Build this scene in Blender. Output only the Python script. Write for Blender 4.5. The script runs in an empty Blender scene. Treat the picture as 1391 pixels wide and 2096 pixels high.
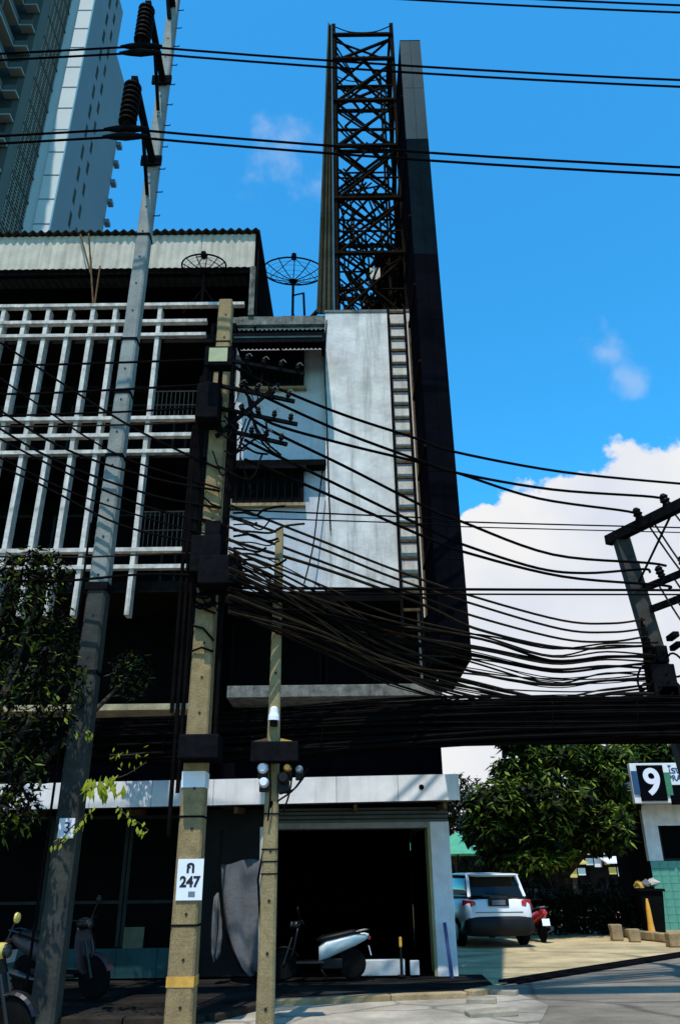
import bpy, bmesh, math, random
from mathutils import Vector, Matrix

# ------------------------------------------------------------------ camera, sky, sun, exposure
S = bpy.context.scene
COL = S.collection
R = math.radians
rnd = random.Random(7)

FPX, CX, CY = 1595.0, 695.5, 1048.0          # photograph is 1391 x 2096
PITCH, ROLL, EYE = R(25.2), math.asin(0.0118), 1.55
_r0 = Vector((1, 0, 0)); _f = Vector((0, math.cos(PITCH), math.sin(PITCH))); _u0 = Vector((0, -math.sin(PITCH), math.cos(PITCH)))
_r = _r0 * math.cos(ROLL) - _u0 * math.sin(ROLL)
_u = _u0 * math.cos(ROLL) + _r0 * math.sin(ROLL)

cam_d = bpy.data.cameras.new('camera')
cam_d.sensor_fit = 'VERTICAL'; cam_d.sensor_height = 36.0
cam_d.lens = 36.0 * FPX / 2096.0
cam_d.clip_start = 0.05; cam_d.clip_end = 3000
cam = bpy.data.objects.new('camera', cam_d); COL.objects.link(cam)
M = Matrix((( _r.x, _u.x, -_f.x, 0), (_r.y, _u.y, -_f.y, 0), (_r.z, _u.z, -_f.z, EYE), (0, 0, 0, 1)))
cam.matrix_world = M
S.camera = cam

SUN_D = Vector((0.088, 0.458, -1.0)).normalized()
SUN_EL = math.asin(-SUN_D.z); SUN_ROT = math.atan2(-SUN_D.x, -SUN_D.y)
sun_d = bpy.data.lights.new('sun', 'SUN'); sun_d.energy = 4.4; sun_d.angle = R(0.5); sun_d.color = (1.0, 0.955, 0.88)
sun = bpy.data.objects.new('sun', sun_d); COL.objects.link(sun)
sun.rotation_euler = SUN_D.to_track_quat('-Z', 'Y').to_euler(); sun.location = (-5, -30, 60)

def pxdir(px, py):
    return (_r * (px - CX) + _u * (CY - py) + _f * FPX).normalized()
def at(px, py, Y):
    """world point on the plane y = Y seen towards that spot of the photograph"""
    d = pxdir(px, py); t = Y / d.y
    return Vector((d.x * t, Y, EYE + d.z * t))
def onz(px, py, z=0.0):
    d = pxdir(px, py); t = (z - EYE) / d.z
    return Vector((d.x * t, d.y * t, z))

S.view_settings.view_transform = 'Standard'
S.view_settings.look = 'None'
S.view_settings.exposure = 0.0
S.view_settings.gamma = 1.0
S.view_settings.use_curve_mapping = False

W = bpy.data.worlds.new('World'); S.world = W; W.use_nodes = True
nt = W.node_tree; nt.nodes.clear()
def wn(t, **k):
    n = nt.nodes.new(t)
    for a, b in k.items(): setattr(n, a, b)
    return n
def wl(a, b): nt.links.new(a, b)
out = wn('ShaderNodeOutputWorld'); bg = wn('ShaderNodeBackground'); bg.inputs[1].default_value = 0.10
sky = wn('ShaderNodeTexSky', sky_type='NISHITA', sun_disc=False)
sky.sun_elevation = SUN_EL; sky.sun_rotation = SUN_ROT; sky.air_density = 1.0; sky.dust_density = 0.0; sky.ozone_density = 2.0
tint = wn('ShaderNodeMix', data_type='RGBA', blend_type='MULTIPLY'); tint.inputs[0].default_value = 1.0
tint.inputs[7].default_value = (0.50, 2.45, 3.10, 1)
wl(sky.outputs[0], tint.inputs[6])
tc = wn('ShaderNodeTexCoord')
nz = wn('ShaderNodeTexNoise'); nz.inputs['Scale'].default_value = 13.0; nz.inputs['Detail'].default_value = 12.0; nz.inputs['Roughness'].default_value = 0.6
wl(tc.outputs['Generated'], nz.inputs['Vector'])
def math_node(op, a, b=None):
    n = wn('ShaderNodeMath', operation=op)
    for i, v in enumerate((a, b)):
        if v is None: continue
        if isinstance(v, (int, float)): n.inputs[i].default_value = v
        else: wl(v, n.inputs[i])
    return n.outputs[0]
def blob(c, r):
    d = wn('ShaderNodeVectorMath', operation='DISTANCE'); wl(tc.outputs['Generated'], d.inputs[0]); d.inputs[1].default_value = c
    return math_node('SUBTRACT', 1.0, math_node('DIVIDE', d.outputs['Value'], r))
blobs = []
for (px, py, r) in ((1455, 1115, .140), (1290, 1150, .125), (1195, 1075, .072), (1100, 1170, .105), (988, 1085, .036), (1030, 1200, .100), (1372, 1010, .058),
                    (1240, 1330, .22), (1000, 1370, .17), (980, 1600, .10), (1560, 1200, .22)):
    blobs.append(blob(pxdir(px, py), r))
for k in range(13):                                   # the same cloud bank goes on round the horizon
    a = R(38 + k * 24.0); e = R(rnd.uniform(6, 20))
    blobs.append(blob((math.sin(a) * math.cos(e), math.cos(a) * math.cos(e), math.sin(e)), rnd.uniform(.13, .24)))
m = blobs[0]
for b in blobs[1:]: m = math_node('MAXIMUM', m, b)
mm = math_node('ADD', m, math_node('MULTIPLY', math_node('SUBTRACT', nz.outputs[0], 0.5), 1.0))
mr = wn('ShaderNodeMapRange', interpolation_type='SMOOTHSTEP'); wl(mm, mr.inputs[0]); mr.inputs[1].default_value = 0.03; mr.inputs[2].default_value = 0.13
wis = [blob(pxdir(590, 330), .07), blob(pxdir(1285, 775), .035), blob(pxdir(1235, 720), .04), blob((-.5, -.4, .75), .2), blob((.6, -.3, .7), .2)]
w2 = wis[0]
for b in wis[1:]: w2 = math_node('MAXIMUM', w2, b)
nz2 = wn('ShaderNodeTexNoise'); nz2.inputs['Scale'].default_value = 22.0; nz2.inputs['Detail'].default_value = 6.0
wl(tc.outputs['Generated'], nz2.inputs['Vector'])
ws = math_node('ADD', w2, math_node('MULTIPLY', math_node('SUBTRACT', nz2.outputs[0], 0.5), 2.4))
mr2 = wn('ShaderNodeMapRange', interpolation_type='SMOOTHSTEP'); wl(ws, mr2.inputs[0]); mr2.inputs[1].default_value = 0.25; mr2.inputs[2].default_value = 1.2; mr2.inputs[4].default_value = 0.32
cm = math_node('MAXIMUM', mr.outputs[0], mr2.outputs[0])
nz3 = wn('ShaderNodeTexNoise'); nz3.inputs['Scale'].default_value = 5.0; nz3.inputs['Detail'].default_value = 5.0
wl(tc.outputs['Generated'], nz3.inputs['Vector'])
cr = wn('ShaderNodeValToRGB'); cr.color_ramp.elements[0].position = .38; cr.color_ramp.elements[0].color = (7.2, 7.7, 8.8, 1)
cr.color_ramp.elements[1].position = .62; cr.color_ramp.elements[1].color = (9.0, 9.0, 9.1, 1)
wl(nz3.outputs[0], cr.inputs[0])
cmix = wn('ShaderNodeMix', data_type='RGBA'); wl(cm, cmix.inputs[0]); wl(tint.outputs[2], cmix.inputs[6]); wl(cr.outputs[0], cmix.inputs[7])
wl(cmix.outputs[2], bg.inputs[0]); wl(bg.outputs[0], out.inputs[0])

# ------------------------------------------------------------------ materials
MATS = {}
def mat(name, col, rough=0.8, var=0.25, scale=4.0, bump=0.0, metallic=0.0, streak=0.0, dirt=(0.10, 0.085, 0.06), spec=0.3, grain=0.0, brush=None):
    if name in MATS: return MATS[name]
    m = bpy.data.materials.new(name); m.use_nodes = True
    t = m.node_tree; n = t.nodes; l = t.links
    b = n['Principled BSDF']; b.inputs['Roughness'].default_value = rough; b.inputs['Metallic'].default_value = metallic
    b.inputs['Specular IOR Level'].default_value = spec
    tcn = n.new('ShaderNodeTexCoord'); nz = n.new('ShaderNodeTexNoise'); nz.inputs['Scale'].default_value = scale; nz.inputs['Detail'].default_value = 8; nz.inputs['Roughness'].default_value = .62
    l.new(tcn.outputs['Object'], nz.inputs['Vector'])
    if brush:
        mp = n.new('ShaderNodeMapping'); mp.inputs['Scale'].default_value = brush; l.new(tcn.outputs['Object'], mp.inputs[0]); l.new(mp.outputs[0], nz.inputs['Vector'])
    r = n.new('ShaderNodeValToRGB'); r.color_ramp.elements[0].position = .3; r.color_ramp.elements[1].position = .7
    r.color_ramp.elements[0].color = tuple(c * (1 - var) for c in col) + (1,)
    r.color_ramp.elements[1].color = tuple(min(1, c * (1 + var * .6)) for c in col) + (1,)
    l.new(nz.outputs[0], r.inputs[0]); last = r.outputs[0]
    if streak > 0:
        mp = n.new('ShaderNodeMapping'); mp.inputs['Scale'].default_value = (3.2, 3.2, .28); l.new(tcn.outputs['Object'], mp.inputs[0])
        n2 = n.new('ShaderNodeTexNoise'); n2.inputs['Scale'].default_value = 1.6; n2.inputs['Detail'].default_value = 7; n2.inputs['Roughness'].default_value = .65; l.new(mp.outputs[0], n2.inputs['Vector'])
        r2 = n.new('ShaderNodeMapRange'); r2.inputs[1].default_value = .5; r2.inputs[2].default_value = .78; r2.inputs[3].default_value = 0; r2.inputs[4].default_value = streak; l.new(n2.outputs[0], r2.inputs[0])
        mx = n.new('ShaderNodeMix'); mx.data_type = 'RGBA'; l.new(r2.outputs[0], mx.inputs[0]); l.new(last, mx.inputs[6]); mx.inputs[7].default_value = dirt + (1,); last = mx.outputs[2]
    if grain > 0:
        n3 = n.new('ShaderNodeTexNoise'); n3.inputs['Scale'].default_value = 70; n3.inputs['Detail'].default_value = 3; l.new(tcn.outputs['Object'], n3.inputs['Vector'])
        r3 = n.new('ShaderNodeMapRange'); r3.inputs[1].default_value = .25; r3.inputs[2].default_value = .75; r3.inputs[3].default_value = 1 - grain; r3.inputs[4].default_value = 1 + grain; l.new(n3.outputs[0], r3.inputs[0])
        mx = n.new('ShaderNodeMix'); mx.data_type = 'RGBA'; mx.blend_type = 'MULTIPLY'; mx.inputs[0].default_value = 1; l.new(last, mx.inputs[6]); l.new(r3.outputs[0], mx.inputs[7]); last = mx.outputs[2]
    l.new(last, b.inputs['Base Color'])
    if bump > 0:
        bp = n.new('ShaderNodeBump'); bp.inputs['Strength'].default_value = bump; bp.inputs['Distance'].default_value = .02
        nb = n.new('ShaderNodeTexNoise'); nb.inputs['Scale'].default_value = scale * 6; nb.inputs['Detail'].default_value = 6; l.new(tcn.outputs['Object'], nb.inputs['Vector'])
        l.new(nb.outputs[0], bp.inputs['Height']); l.new(bp.outputs[0], b.inputs['Normal'])
    MATS[name] = m
    return m
def leaf_mat(name, dark, light, bright, trans=.35, mid=.66):
    m = bpy.data.materials.new(name); m.use_nodes = True
    t = m.node_tree; n = t.nodes; l = t.links
    g = n.new('ShaderNodeNewGeometry'); r = n.new('ShaderNodeValToRGB')
    e = r.color_ramp.elements; e[0].position = 0; e[0].color = dark + (1,); e[1].position = 1; e[1].color = bright + (1,)
    k = e.new(mid); k.color = light + (1,)
    l.new(g.outputs['Random Per Island'], r.inputs[0])
    b = n['Principled BSDF']; b.inputs['Roughness'].default_value = .55; b.inputs['Specular IOR Level'].default_value = .12
    l.new(r.outputs[0], b.inputs['Base Color'])
    tr = n.new('ShaderNodeBsdfTranslucent'); l.new(r.outputs[0], tr.inputs[0])
    ms = n.new('ShaderNodeMixShader'); ms.inputs[0].default_value = trans; l.new(b.outputs[0], ms.inputs[1]); l.new(tr.outputs[0], ms.inputs[2])
    l.new(ms.outputs[0], n['Material Output'].inputs[0])
    return m
def glass_mat(name, col=(.003, .004, .004), rough=.4, spec=.0):
    m = bpy.data.materials.new(name); m.use_nodes = True
    b = m.node_tree.nodes['Principled BSDF']; b.inputs['Base Color'].default_value = col + (1,); b.inputs['Roughness'].default_value = rough; b.inputs['Specular IOR Level'].default_value = spec
    return m

plaster = mat('weathered_plaster', (.68, .67, .64), .9, .3, 1.8, .35, streak=.85, dirt=(.22, .22, .19), grain=.10)
plaster2 = mat('painted_recess_plaster', (.52, .54, .56), .9, .14, 2.5, .2, streak=.4, dirt=(.2, .2, .18), grain=.10)
plaster_dark = mat('shade_black_plaster', (.006, .006, .006), .95, .4, 3, .3, spec=0)  # near-black plaster, deep shade put into the base colour
white_paint = mat('white_paint', (.74, .72, .68), .7, .16, 5, .1, streak=.35, dirt=(.2, .17, .12))
fin_paint = mat('fin_paint', (.58, .54, .475), .8, .45, 6, .1, streak=.9, dirt=(.12, .11, .09))
mossy = mat('mossy_concrete', (.16, .165, .14), .95, .75, 6, .5, streak=.7, dirt=(.02, .022, .018))
slab_dark = mat('dark_slab', (.012, .011, .011), .95, .4, 3, .2, spec=0)
interior = mat('dark_interior', (.005, .005, .005), .95, .4, 3, spec=0)  # near-black base stands in for the shade of rooms and recesses
corr = mat('fibre_cement_sheet', (.52, .46, .36), .85, .22, 2.2, .15, streak=.5, dirt=(.12, .10, .07), grain=.08)
roofm = mat('roof_sheet', (.05, .045, .04), .9, .3, 3, .2, spec=0)
steel = mat('rusty_dark_steel', (.016, .011, .008), .8, .5, 9, .3, spec=0)
steel2 = mat('dark_paint_steel', (.008, .008, .009), .7, .4, 9, .2, spec=0)
rust = mat('brown_rust', (.13, .075, .04), .8, .5, 9, .3, spec=0.03)
greysheet = mat('grey_green_sheet', (.055, .065, .045), .7, .5, 1.6, .2, streak=.6, dirt=(.05, .045, .03), spec=0)
board_black = mat('black_sign_sheet', (.004, .004, .006), .7, .4, 2.0, .1, spec=0)
board_mid = mat('sky_sheen_dark_sheet', (.005, .010, .014), .6, .3, 2.0, .1, spec=0)
board_teal = mat('sky_sheen_teal_sheet', (.009, .038, .049), .5, .25, 1.5, .1, streak=.4, dirt=(.03, .05, .06), spec=0.03)  # teal stands in for sky reflected in the black sheet
pole_grey = mat('grey_spun_concrete', (.24, .25, .225), .9, .28, 4, .25, streak=.5, dirt=(.12, .13, .12), grain=.15)
pole_brown = mat('brown_concrete', (.265, .185, .085), .92, .30, 6, .35, streak=.35, dirt=(.13, .10, .06), grain=.28)
pole_old = mat('old_tan_concrete', (.27, .20, .095), .92, .30, 6, .35, streak=.35, dirt=(.12, .09, .05), grain=.25)
cablem = mat('black_cable', (.006, .005, .005), .65, .4, 5, spec=0)
cable_br = mat('sunlit_brown_cable', (.030, .020, .013), .7, .5, 5, spec=0)  # sunlight on the black cables put into a brown base colour
porc = mat('brown_porcelain', (.008, .006, .005), .5, .3, 5, spec=.05)
porc_w = mat('pale_porcelain', (.30, .30, .28), .3, .3, 5, spec=.5)
asphalt = mat('worn_road', (.225, .185, .135), .92, .28, 1.4, .3, grain=.25, brush=(.35, 2.6, 1))
def crack(m, scale, dark):
    t = m.node_tree; n = t.nodes; l = t.links; b = n['Principled BSDF']; src = b.inputs['Base Color'].links[0].from_socket
    tcn = n.new('ShaderNodeTexCoord'); v = n.new('ShaderNodeTexVoronoi'); v.feature = 'DISTANCE_TO_EDGE'; v.inputs['Scale'].default_value = scale
    nz_ = n.new('ShaderNodeTexNoise'); nz_.inputs['Scale'].default_value = scale * 3; nz_.inputs['Detail'].default_value = 6
    mx = n.new('ShaderNodeMix'); mx.data_type = 'VECTOR'; mx.inputs[0].default_value = .18; l.new(tcn.outputs['Object'], mx.inputs[4]); l.new(nz_.outputs['Color'], mx.inputs[5]); l.new(tcn.outputs['Object'], nz_.inputs[0]); l.new(mx.outputs[1], v.inputs['Vector'])
    r = n.new('ShaderNodeMapRange'); r.inputs[1].default_value = .0; r.inputs[2].default_value = .02; r.inputs[3].default_value = dark; r.inputs[4].default_value = 1; l.new(v.outputs['Distance'], r.inputs[0])
    big = n.new('ShaderNodeTexNoise'); big.inputs['Scale'].default_value = .55; big.inputs['Detail'].default_value = 8; big.inputs['Roughness'].default_value = .7; l.new(tcn.outputs['Object'], big.inputs[0])
    r2 = n.new('ShaderNodeMapRange'); r2.inputs[1].default_value = .32; r2.inputs[2].default_value = .62; r2.inputs[3].default_value = .5; r2.inputs[4].default_value = 1.12; l.new(big.outputs[0], r2.inputs[0])
    mu = n.new('ShaderNodeMath'); mu.operation = 'MULTIPLY'; l.new(r.outputs[0], mu.inputs[0]); l.new(r2.outputs[0], mu.inputs[1])
    m2 = n.new('ShaderNodeMix'); m2.data_type = 'RGBA'; m2.blend_type = 'MULTIPLY'; m2.inputs[0].default_value = 1; l.new(src, m2.inputs[6]); l.new(mu.outputs[0], m2.inputs[7]); l.new(m2.outputs[2], b.inputs['Base Color'])
    return m
asphalt_road = crack(asphalt, .35, .45)
drive = mat('beige_concrete', (.50, .385, .205), .92, .25, .9, .25, grain=.18, brush=(1, 1.6, 1))
crack(drive, .22, .5)
pave = mat('dark_pavement', (.022, .020, .018), .95, .7, 1.2, .4, grain=.25, spec=0)  # near-black base colour over the whole pavement
pave_slab = mat('paving_slab', (.30, .26, .19), .95, .35, 3, .4, grain=.2)
earth = mat('dusty_ground', (.08, .075, .06), .95, .3, .4, .2)
kerbm = mat('kerb_concrete', (.32, .23, .12), .95, .45, 3, .5, grain=.2)
glass = glass_mat('dark_glass'); glass_car = glass_mat('car_glass', (.005, .006, .007), .08, .3)
alu = mat('dull_aluminium', (.025, .03, .028), .6, .3, 5, spec=0.03)
teal = mat('teal_tile_plinth', (.03, .075, .075), .6, .4, 3, .1, spec=0.03)
tarpm = mat('grey_tarpaulin', (.13, .13, .135), .85, .25, 3, .4, spec=0.03)
creampipe = mat('cream_pvc', (.45, .43, .36), .5, .2, 4)
plate_w = mat('white_plate', (.78, .79, .84), .5, .06, 5)
inkm = mat('black_ink', (.012, .012, .014), .6, .2, 5)
yellow_p = mat('yellow_orange_paint', (.62, .33, .06), .8, .35, 8)
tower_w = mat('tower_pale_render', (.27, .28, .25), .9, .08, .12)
tower_g = mat('tower_shade_grey', (.16, .185, .21), .9, .08, .12)  # plain grey, also the painted shade on the tower's side faces
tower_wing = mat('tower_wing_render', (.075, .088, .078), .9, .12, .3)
tower_lit = mat('tower_sunlit_render', (.62, .64, .62), .9, .08, .12)  # brighter copy of the render, sunlight put into its colour
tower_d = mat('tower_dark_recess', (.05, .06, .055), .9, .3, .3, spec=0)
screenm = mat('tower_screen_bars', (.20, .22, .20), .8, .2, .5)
grn_tile = mat('green_wall_tile', (.10, .33, .24), .35, .25, 2, spec=.5)
car_white = mat('car_white', (.70, .71, .72), .25, .05, 2, spec=.5)
car_grey = mat('car_grey', (.20, .21, .23), .25, .05, 2, spec=.5)
car_yel = mat('car_yellow', (.62, .45, .10), .3, .05, 2, spec=.5)
blackpl = mat('black_plastic', (.007, .007, .008), .5, .3, 6, spec=.2)
rubber = mat('tyre_rubber', (.008, .008, .008), .85, .3, 8, spec=0)
redl = mat('red_lens', (.45, .02, .03), .2, .1, 5, spec=.5)
orangel = mat('orange_lens', (.75, .35, .04), .3, .1, 5, spec=.5)
chrome = mat('dull_chrome', (.06, .06, .06), .35, .2, 5, metallic=.9)
sc_white = mat('scooter_pale_green', (.62, .68, .65), .3, .12, 3, spec=.5)
sc_black = mat('scooter_black', (.007, .007, .008), .35, .2, 3, spec=.3)
sc_pink = mat('scooter_faded_maroon', (.05, .026, .029), .5, .35, 7)
sc_yel = mat('scooter_yellow', (.60, .45, .10), .35, .2, 3, spec=.5)
bark = mat('bark', (.05, .04, .03), .95, .5, 5, .6, spec=0)
leaf_tree = leaf_mat('mango_leaves', (.006, .012, .003), (.032, .072, .010), (.24, .31, .035), .3, .5)
leaf_dark = leaf_mat('creeper_leaves', (.001, .0015, .001), (.003, .005, .002), (.16, .21, .025), .15, .74)  # near-black leaves stand in for shade, the bright share for sunlit glints
leaf_yel = leaf_mat('young_leaves', (.16, .22, .02), (.32, .36, .03), (.46, .42, .04), .45)
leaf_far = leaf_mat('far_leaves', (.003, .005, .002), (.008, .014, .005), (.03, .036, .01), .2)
green_cloth = mat('green_canvas', (.08, .34, .20), .8, .2, 3)
blue_p = mat('blue_paint', (.03, .06, .18), .6, .3, 4)
blue_s = mat('sign_blue', (.02, .07, .16), .5, .2, 4)
green_s = mat('sign_green', (.05, .20, .10), .5, .2, 4)
binm = mat('dark_bin_plastic', (.005, .006, .006), .6, .3, 4, spec=0)
lampglass = mat('lamp_panel', (.34, .35, .16), .35, .2, 8, spec=.5)
dark_kerb = mat('dark_kerb_face', (.035, .028, .022), .95, .4, 4, .4, spec=0)  # near-black tone for the kerb stones on the left

# ------------------------------------------------------------------ mesh helpers
V = Vector
LOC = {}
class MB:
    def __init__(s): s.v = []; s.f = []
    def add(s, vs, fs):
        o = len(s.v); s.v += [tuple(p) for p in vs]; s.f += [tuple(i + o for i in f) for f in fs]; return s
    def box(s, x0, x1, y0, y1, z0, z1):
        return s.add([(x0, y0, z0), (x1, y0, z0), (x1, y1, z0), (x0, y1, z0), (x0, y0, z1), (x1, y0, z1), (x1, y1, z1), (x0, y1, z1)],
                     [(0, 3, 2, 1), (4, 5, 6, 7), (0, 1, 5, 4), (1, 2, 6, 5), (2, 3, 7, 6), (3, 0, 4, 7)])
    def hexa(s, lo, hi):
        return s.add(list(lo) + list(hi), [(0, 3, 2, 1), (4, 5, 6, 7), (0, 1, 5, 4), (1, 2, 6, 5), (2, 3, 7, 6), (3, 0, 4, 7)])
    def beam(s, p, q, w, h=None, up=None):
        p = V(p); q = V(q); h = h or w; d = (q - p).normalized(); up = V(up) if up else (V((0, 0, 1)) if abs(d.z) < .9 else V((0, 1, 0)))
        a = d.cross(up).normalized() * (w / 2); b = a.normalized().cross(d).normalized() * (h / 2)
        return s.hexa([p - a - b, p + a - b, p + a + b, p - a + b], [q - a - b, q + a - b, q + a + b, q - a + b])
    def tube(s, pts, r, n=6, cap=True):
        pts = [V(p) for p in pts]; k = len(pts); rs = r if isinstance(r, (list, tuple)) else [r] * k
        vs = []; fs = []
        for i, p in enumerate(pts):
            d = (pts[min(i + 1, k - 1)] - pts[max(i - 1, 0)]).normalized()
            up = V((0, 0, 1)) if abs(d.z) < .9 else V((0, 1, 0))
            a = d.cross(up).normalized(); b = a.cross(d).normalized()
            for j in range(n):
                t = 2 * math.pi * j / n; vs.append(p + (a * math.cos(t) + b * math.sin(t)) * rs[i])
        for i in range(k - 1):
            for j in range(n):
                fs.append((i * n + j, i * n + (j + 1) % n, (i + 1) * n + (j + 1) % n, (i + 1) * n + j))
        if cap: fs += [tuple(range(n - 1, -1, -1)), tuple((k - 1) * n + j for j in range(n))]
        return s.add(vs, fs)
    def lathe(s, base, prof, n=12, axis=(0, 0, 1)):
        base = V(base); d = V(axis).normalized(); up = V((0, 0, 1)) if abs(d.z) < .9 else V((0, 1, 0))
        a = d.cross(up).normalized(); b = a.cross(d).normalized(); vs = []; fs = []; k = len(prof)
        for (r, z) in prof:
            for j in range(n):
                t = 2 * math.pi * j / n; vs.append(base + d * z + (a * math.cos(t) + b * math.sin(t)) * max(r, 1e-4))
        for i in range(k - 1):
            for j in range(n): fs.append((i * n + j, i * n + (j + 1) % n, (i + 1) * n + (j + 1) % n, (i + 1) * n + j))
        fs += [tuple(range(n - 1, -1, -1)), tuple((k - 1) * n + j for j in range(n))]
        return s.add(vs, fs)
    def prism(s, pts, ext):
        e = V(ext); n = len(pts); vs = [V(p) for p in pts] + [V(p) + e for p in pts]
        return s.add(vs, [tuple(range(n)), tuple(range(2 * n - 1, n - 1, -1))] + [(i, (i + 1) % n, n + (i + 1) % n, n + i) for i in range(n)])
    def loft(s, rings):
        n = len(rings[0]); vs = [p for r in rings for p in r]; fs = []
        for i in range(len(rings) - 1):
            for j in range(n): fs.append((i * n + j, i * n + (j + 1) % n, (i + 1) * n + (j + 1) % n, (i + 1) * n + j))
        fs += [tuple(range(n - 1, -1, -1)), tuple((len(rings) - 1) * n + j for j in range(n))]
        return s.add(vs, fs)
    def build(s, name, m, parent=None, origin=None, smooth=False, bevel=0.0):
        o = V(origin) if origin is not None else (LOC[parent.name] if parent else V((0, 0, 0)))
        me = bpy.data.meshes.new(name); me.from_pydata([tuple(V(p) - o) for p in s.v], [], s.f)
        bm = bmesh.new(); bm.from_mesh(me); bmesh.ops.recalc_face_normals(bm, faces=bm.faces); bm.to_mesh(me); bm.free()
        me.materials.append(m)
        if smooth: me.polygons.foreach_set('use_smooth', [True] * len(me.polygons))
        ob = bpy.data.objects.new(name, me); COL.objects.link(ob)
        if parent: ob.parent = parent; LOC[ob.name] = o
        else: ob.location = o; LOC[ob.name] = o
        if bevel:
            bv = ob.modifiers.new('bevel', 'BEVEL'); bv.width = bevel; bv.segments = 2; bv.limit_method = 'ANGLE'
        return ob
def tag(o, label=None, cat=None, group=None, kind=None):
    if label: o['label'] = label
    if cat: o['category'] = cat
    if group: o['group'] = group
    if kind: o['kind'] = kind
    return o
def thing(name, label, cat, loc, group=None, rz=0):
    o = bpy.data.objects.new(name, None); COL.objects.link(o); o.location = loc; o.rotation_euler.z = rz; o.empty_display_size = .2
    LOC[o.name] = V(loc); return tag(o, label, cat, group)
def local_thing(name, label, cat, loc, group=None, rz=0):
    """parts are modelled about the origin, then the whole is set down at loc"""
    o = thing(name, label, cat, loc, group, rz); LOC[o.name] = V((0, 0, 0)); return o
def copy_tree(o, parent=None):
    c = o.copy(); COL.objects.link(c); c.parent = parent; LOC[c.name] = LOC.get(o.name, V((0, 0, 0)))
    for ch in list(o.children): copy_tree(ch, c)
    return c
def box(name, m, parent, *b, bevel=0.0): return MB().box(*b).build(name, m, parent, bevel=bevel)
def dup_part(o, shift):
    c = o.copy(); COL.objects.link(c); c.location = V(o.location) + V(shift); LOC[c.name] = LOC[o.name]; return c
def text(name, body, size, loc, m, parent=None, extrude=.004, rx=90, rz=0, align='CENTER', shear=0, offset=0.0):
    cu = bpy.data.curves.new(name, 'FONT'); cu.body = body; cu.size = size; cu.extrude = extrude; cu.align_x = align; cu.align_y = 'CENTER'; cu.shear = shear; cu.offset = 0.0
    cu.materials.append(m); o = bpy.data.objects.new(name, cu); COL.objects.link(o)
    cu.offset = offset
    bpy.context.view_layer.update()
    me = bpy.data.meshes.new_from_object(o.evaluated_get(bpy.context.evaluated_depsgraph_get()))
    bpy.data.objects.remove(o); me.name = name; o = bpy.data.objects.new(name, me); COL.objects.link(o)
    o.rotation_euler = (R(rx), 0, R(rz)); o.location = V(loc) - (LOC[parent.name] if parent else V((0, 0, 0))); o.parent = parent
    LOC[o.name] = V(loc)
    return o
def crspline(pts, n=7):
    pts = [V(p) for p in pts]
    if len(pts) == 2: return [pts[0].lerp(pts[1], i / n) for i in range(n + 1)]
    o = []
    P = [pts[0] * 2 - pts[1]] + pts + [pts[-1] * 2 - pts[-2]]
    for i in range(1, len(P) - 2):
        a, b, c, d = P[i - 1:i + 3]
        for k in range(n):
            t = k / n
            o.append(.5 * ((2 * b) + (c - a) * t + (2 * a - 5 * b + 4 * c - d) * t * t + (3 * b - a - 3 * c + d) * t ** 3))
    o.append(pts[-1]); return o

# ------------------------------------------------------------------ the ground
def sheet(name, m, pts, z, kind='structure'):
    o = MB().add([(x, y, z) for x, y in pts], [tuple(range(len(pts)))]).build(name, m); tag(o, kind=kind); return o
ground = sheet('ground', earth, [(-400, -120), (400, -120), (400, 600), (-400, 600)], -.02)
ga, gb = onz(1062, 2008), onz(1391, 1955)                    # sliding-gate track on the driveway
gdir = (gb - ga).normalized(); gn = V((-gdir.y, gdir.x, 0))
ge = ga + gdir * 14
sheet('road', asphalt_road, [(-60, -8), (60, -8), (60, ge.y + 8), (ge.x, ge.y), (ga.x, ga.y), (2.5, 14.4), (-.5, 13.6), (-2.2, 11.6), (-60, 11.6)], -.010)
sheet('driveway', drive, [(ga.x, ga.y), (ge.x, ge.y), (30, 34), (30, 60), (1.9, 60), (1.9, 15.1), (2.4, 14.4)], -.005)
apron = sheet('apron', crack(mat('pale_concrete_apron', (.40, .345, .265), .92, .35, 1.2, .3, grain=.2), .5, .5), [(-2.0, 10.2), (2.2, 10.6), (2.7, 12.2), (2.45, 13.9), (1.2, 13.3), (-1.3, 12.8), (-1.9, 11.2)], -.004)
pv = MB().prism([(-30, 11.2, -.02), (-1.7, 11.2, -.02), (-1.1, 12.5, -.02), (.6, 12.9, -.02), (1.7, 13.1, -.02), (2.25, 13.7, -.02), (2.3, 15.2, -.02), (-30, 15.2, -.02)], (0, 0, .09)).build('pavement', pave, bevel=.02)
tag(pv, kind='structure')
pts = [(-30, 11.2), (-1.7, 11.2), (-1.1, 12.5), (.6, 12.9), (1.7, 13.1), (2.25, 13.7)]
kr = thing('kerb', 'worn concrete kerb stones curving along the pavement edge before the shophouse', 'kerb', (0, 11.1, 0))
kr['kind'] = 'structure'
dense = []
for i in range(len(pts) - 1):
    a = V(pts[i] + (0,)); b = V(pts[i + 1] + (0,)); L = (b - a).length; k = max(1, int(L / .95))
    for j in range(k): dense.append((a.lerp(b, j / k), a.lerp(b, (j + 1) / k)))
for a, b in [d for d in dense if d[0].x > -7]:
    d = (b - a).normalized() * .008; nrm = V((d.y, -d.x, 0)).normalized() * .075
    MB().beam(a + d + nrm + V((0, 0, .015 + rnd.uniform(-.012, .012))), b - d + nrm + V((0, 0, .015 + rnd.uniform(-.012, .012))), .17, .12).build('kerb_stone', kerbm if a.x > -1.6 else dark_kerb, kr, bevel=.015)

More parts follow.
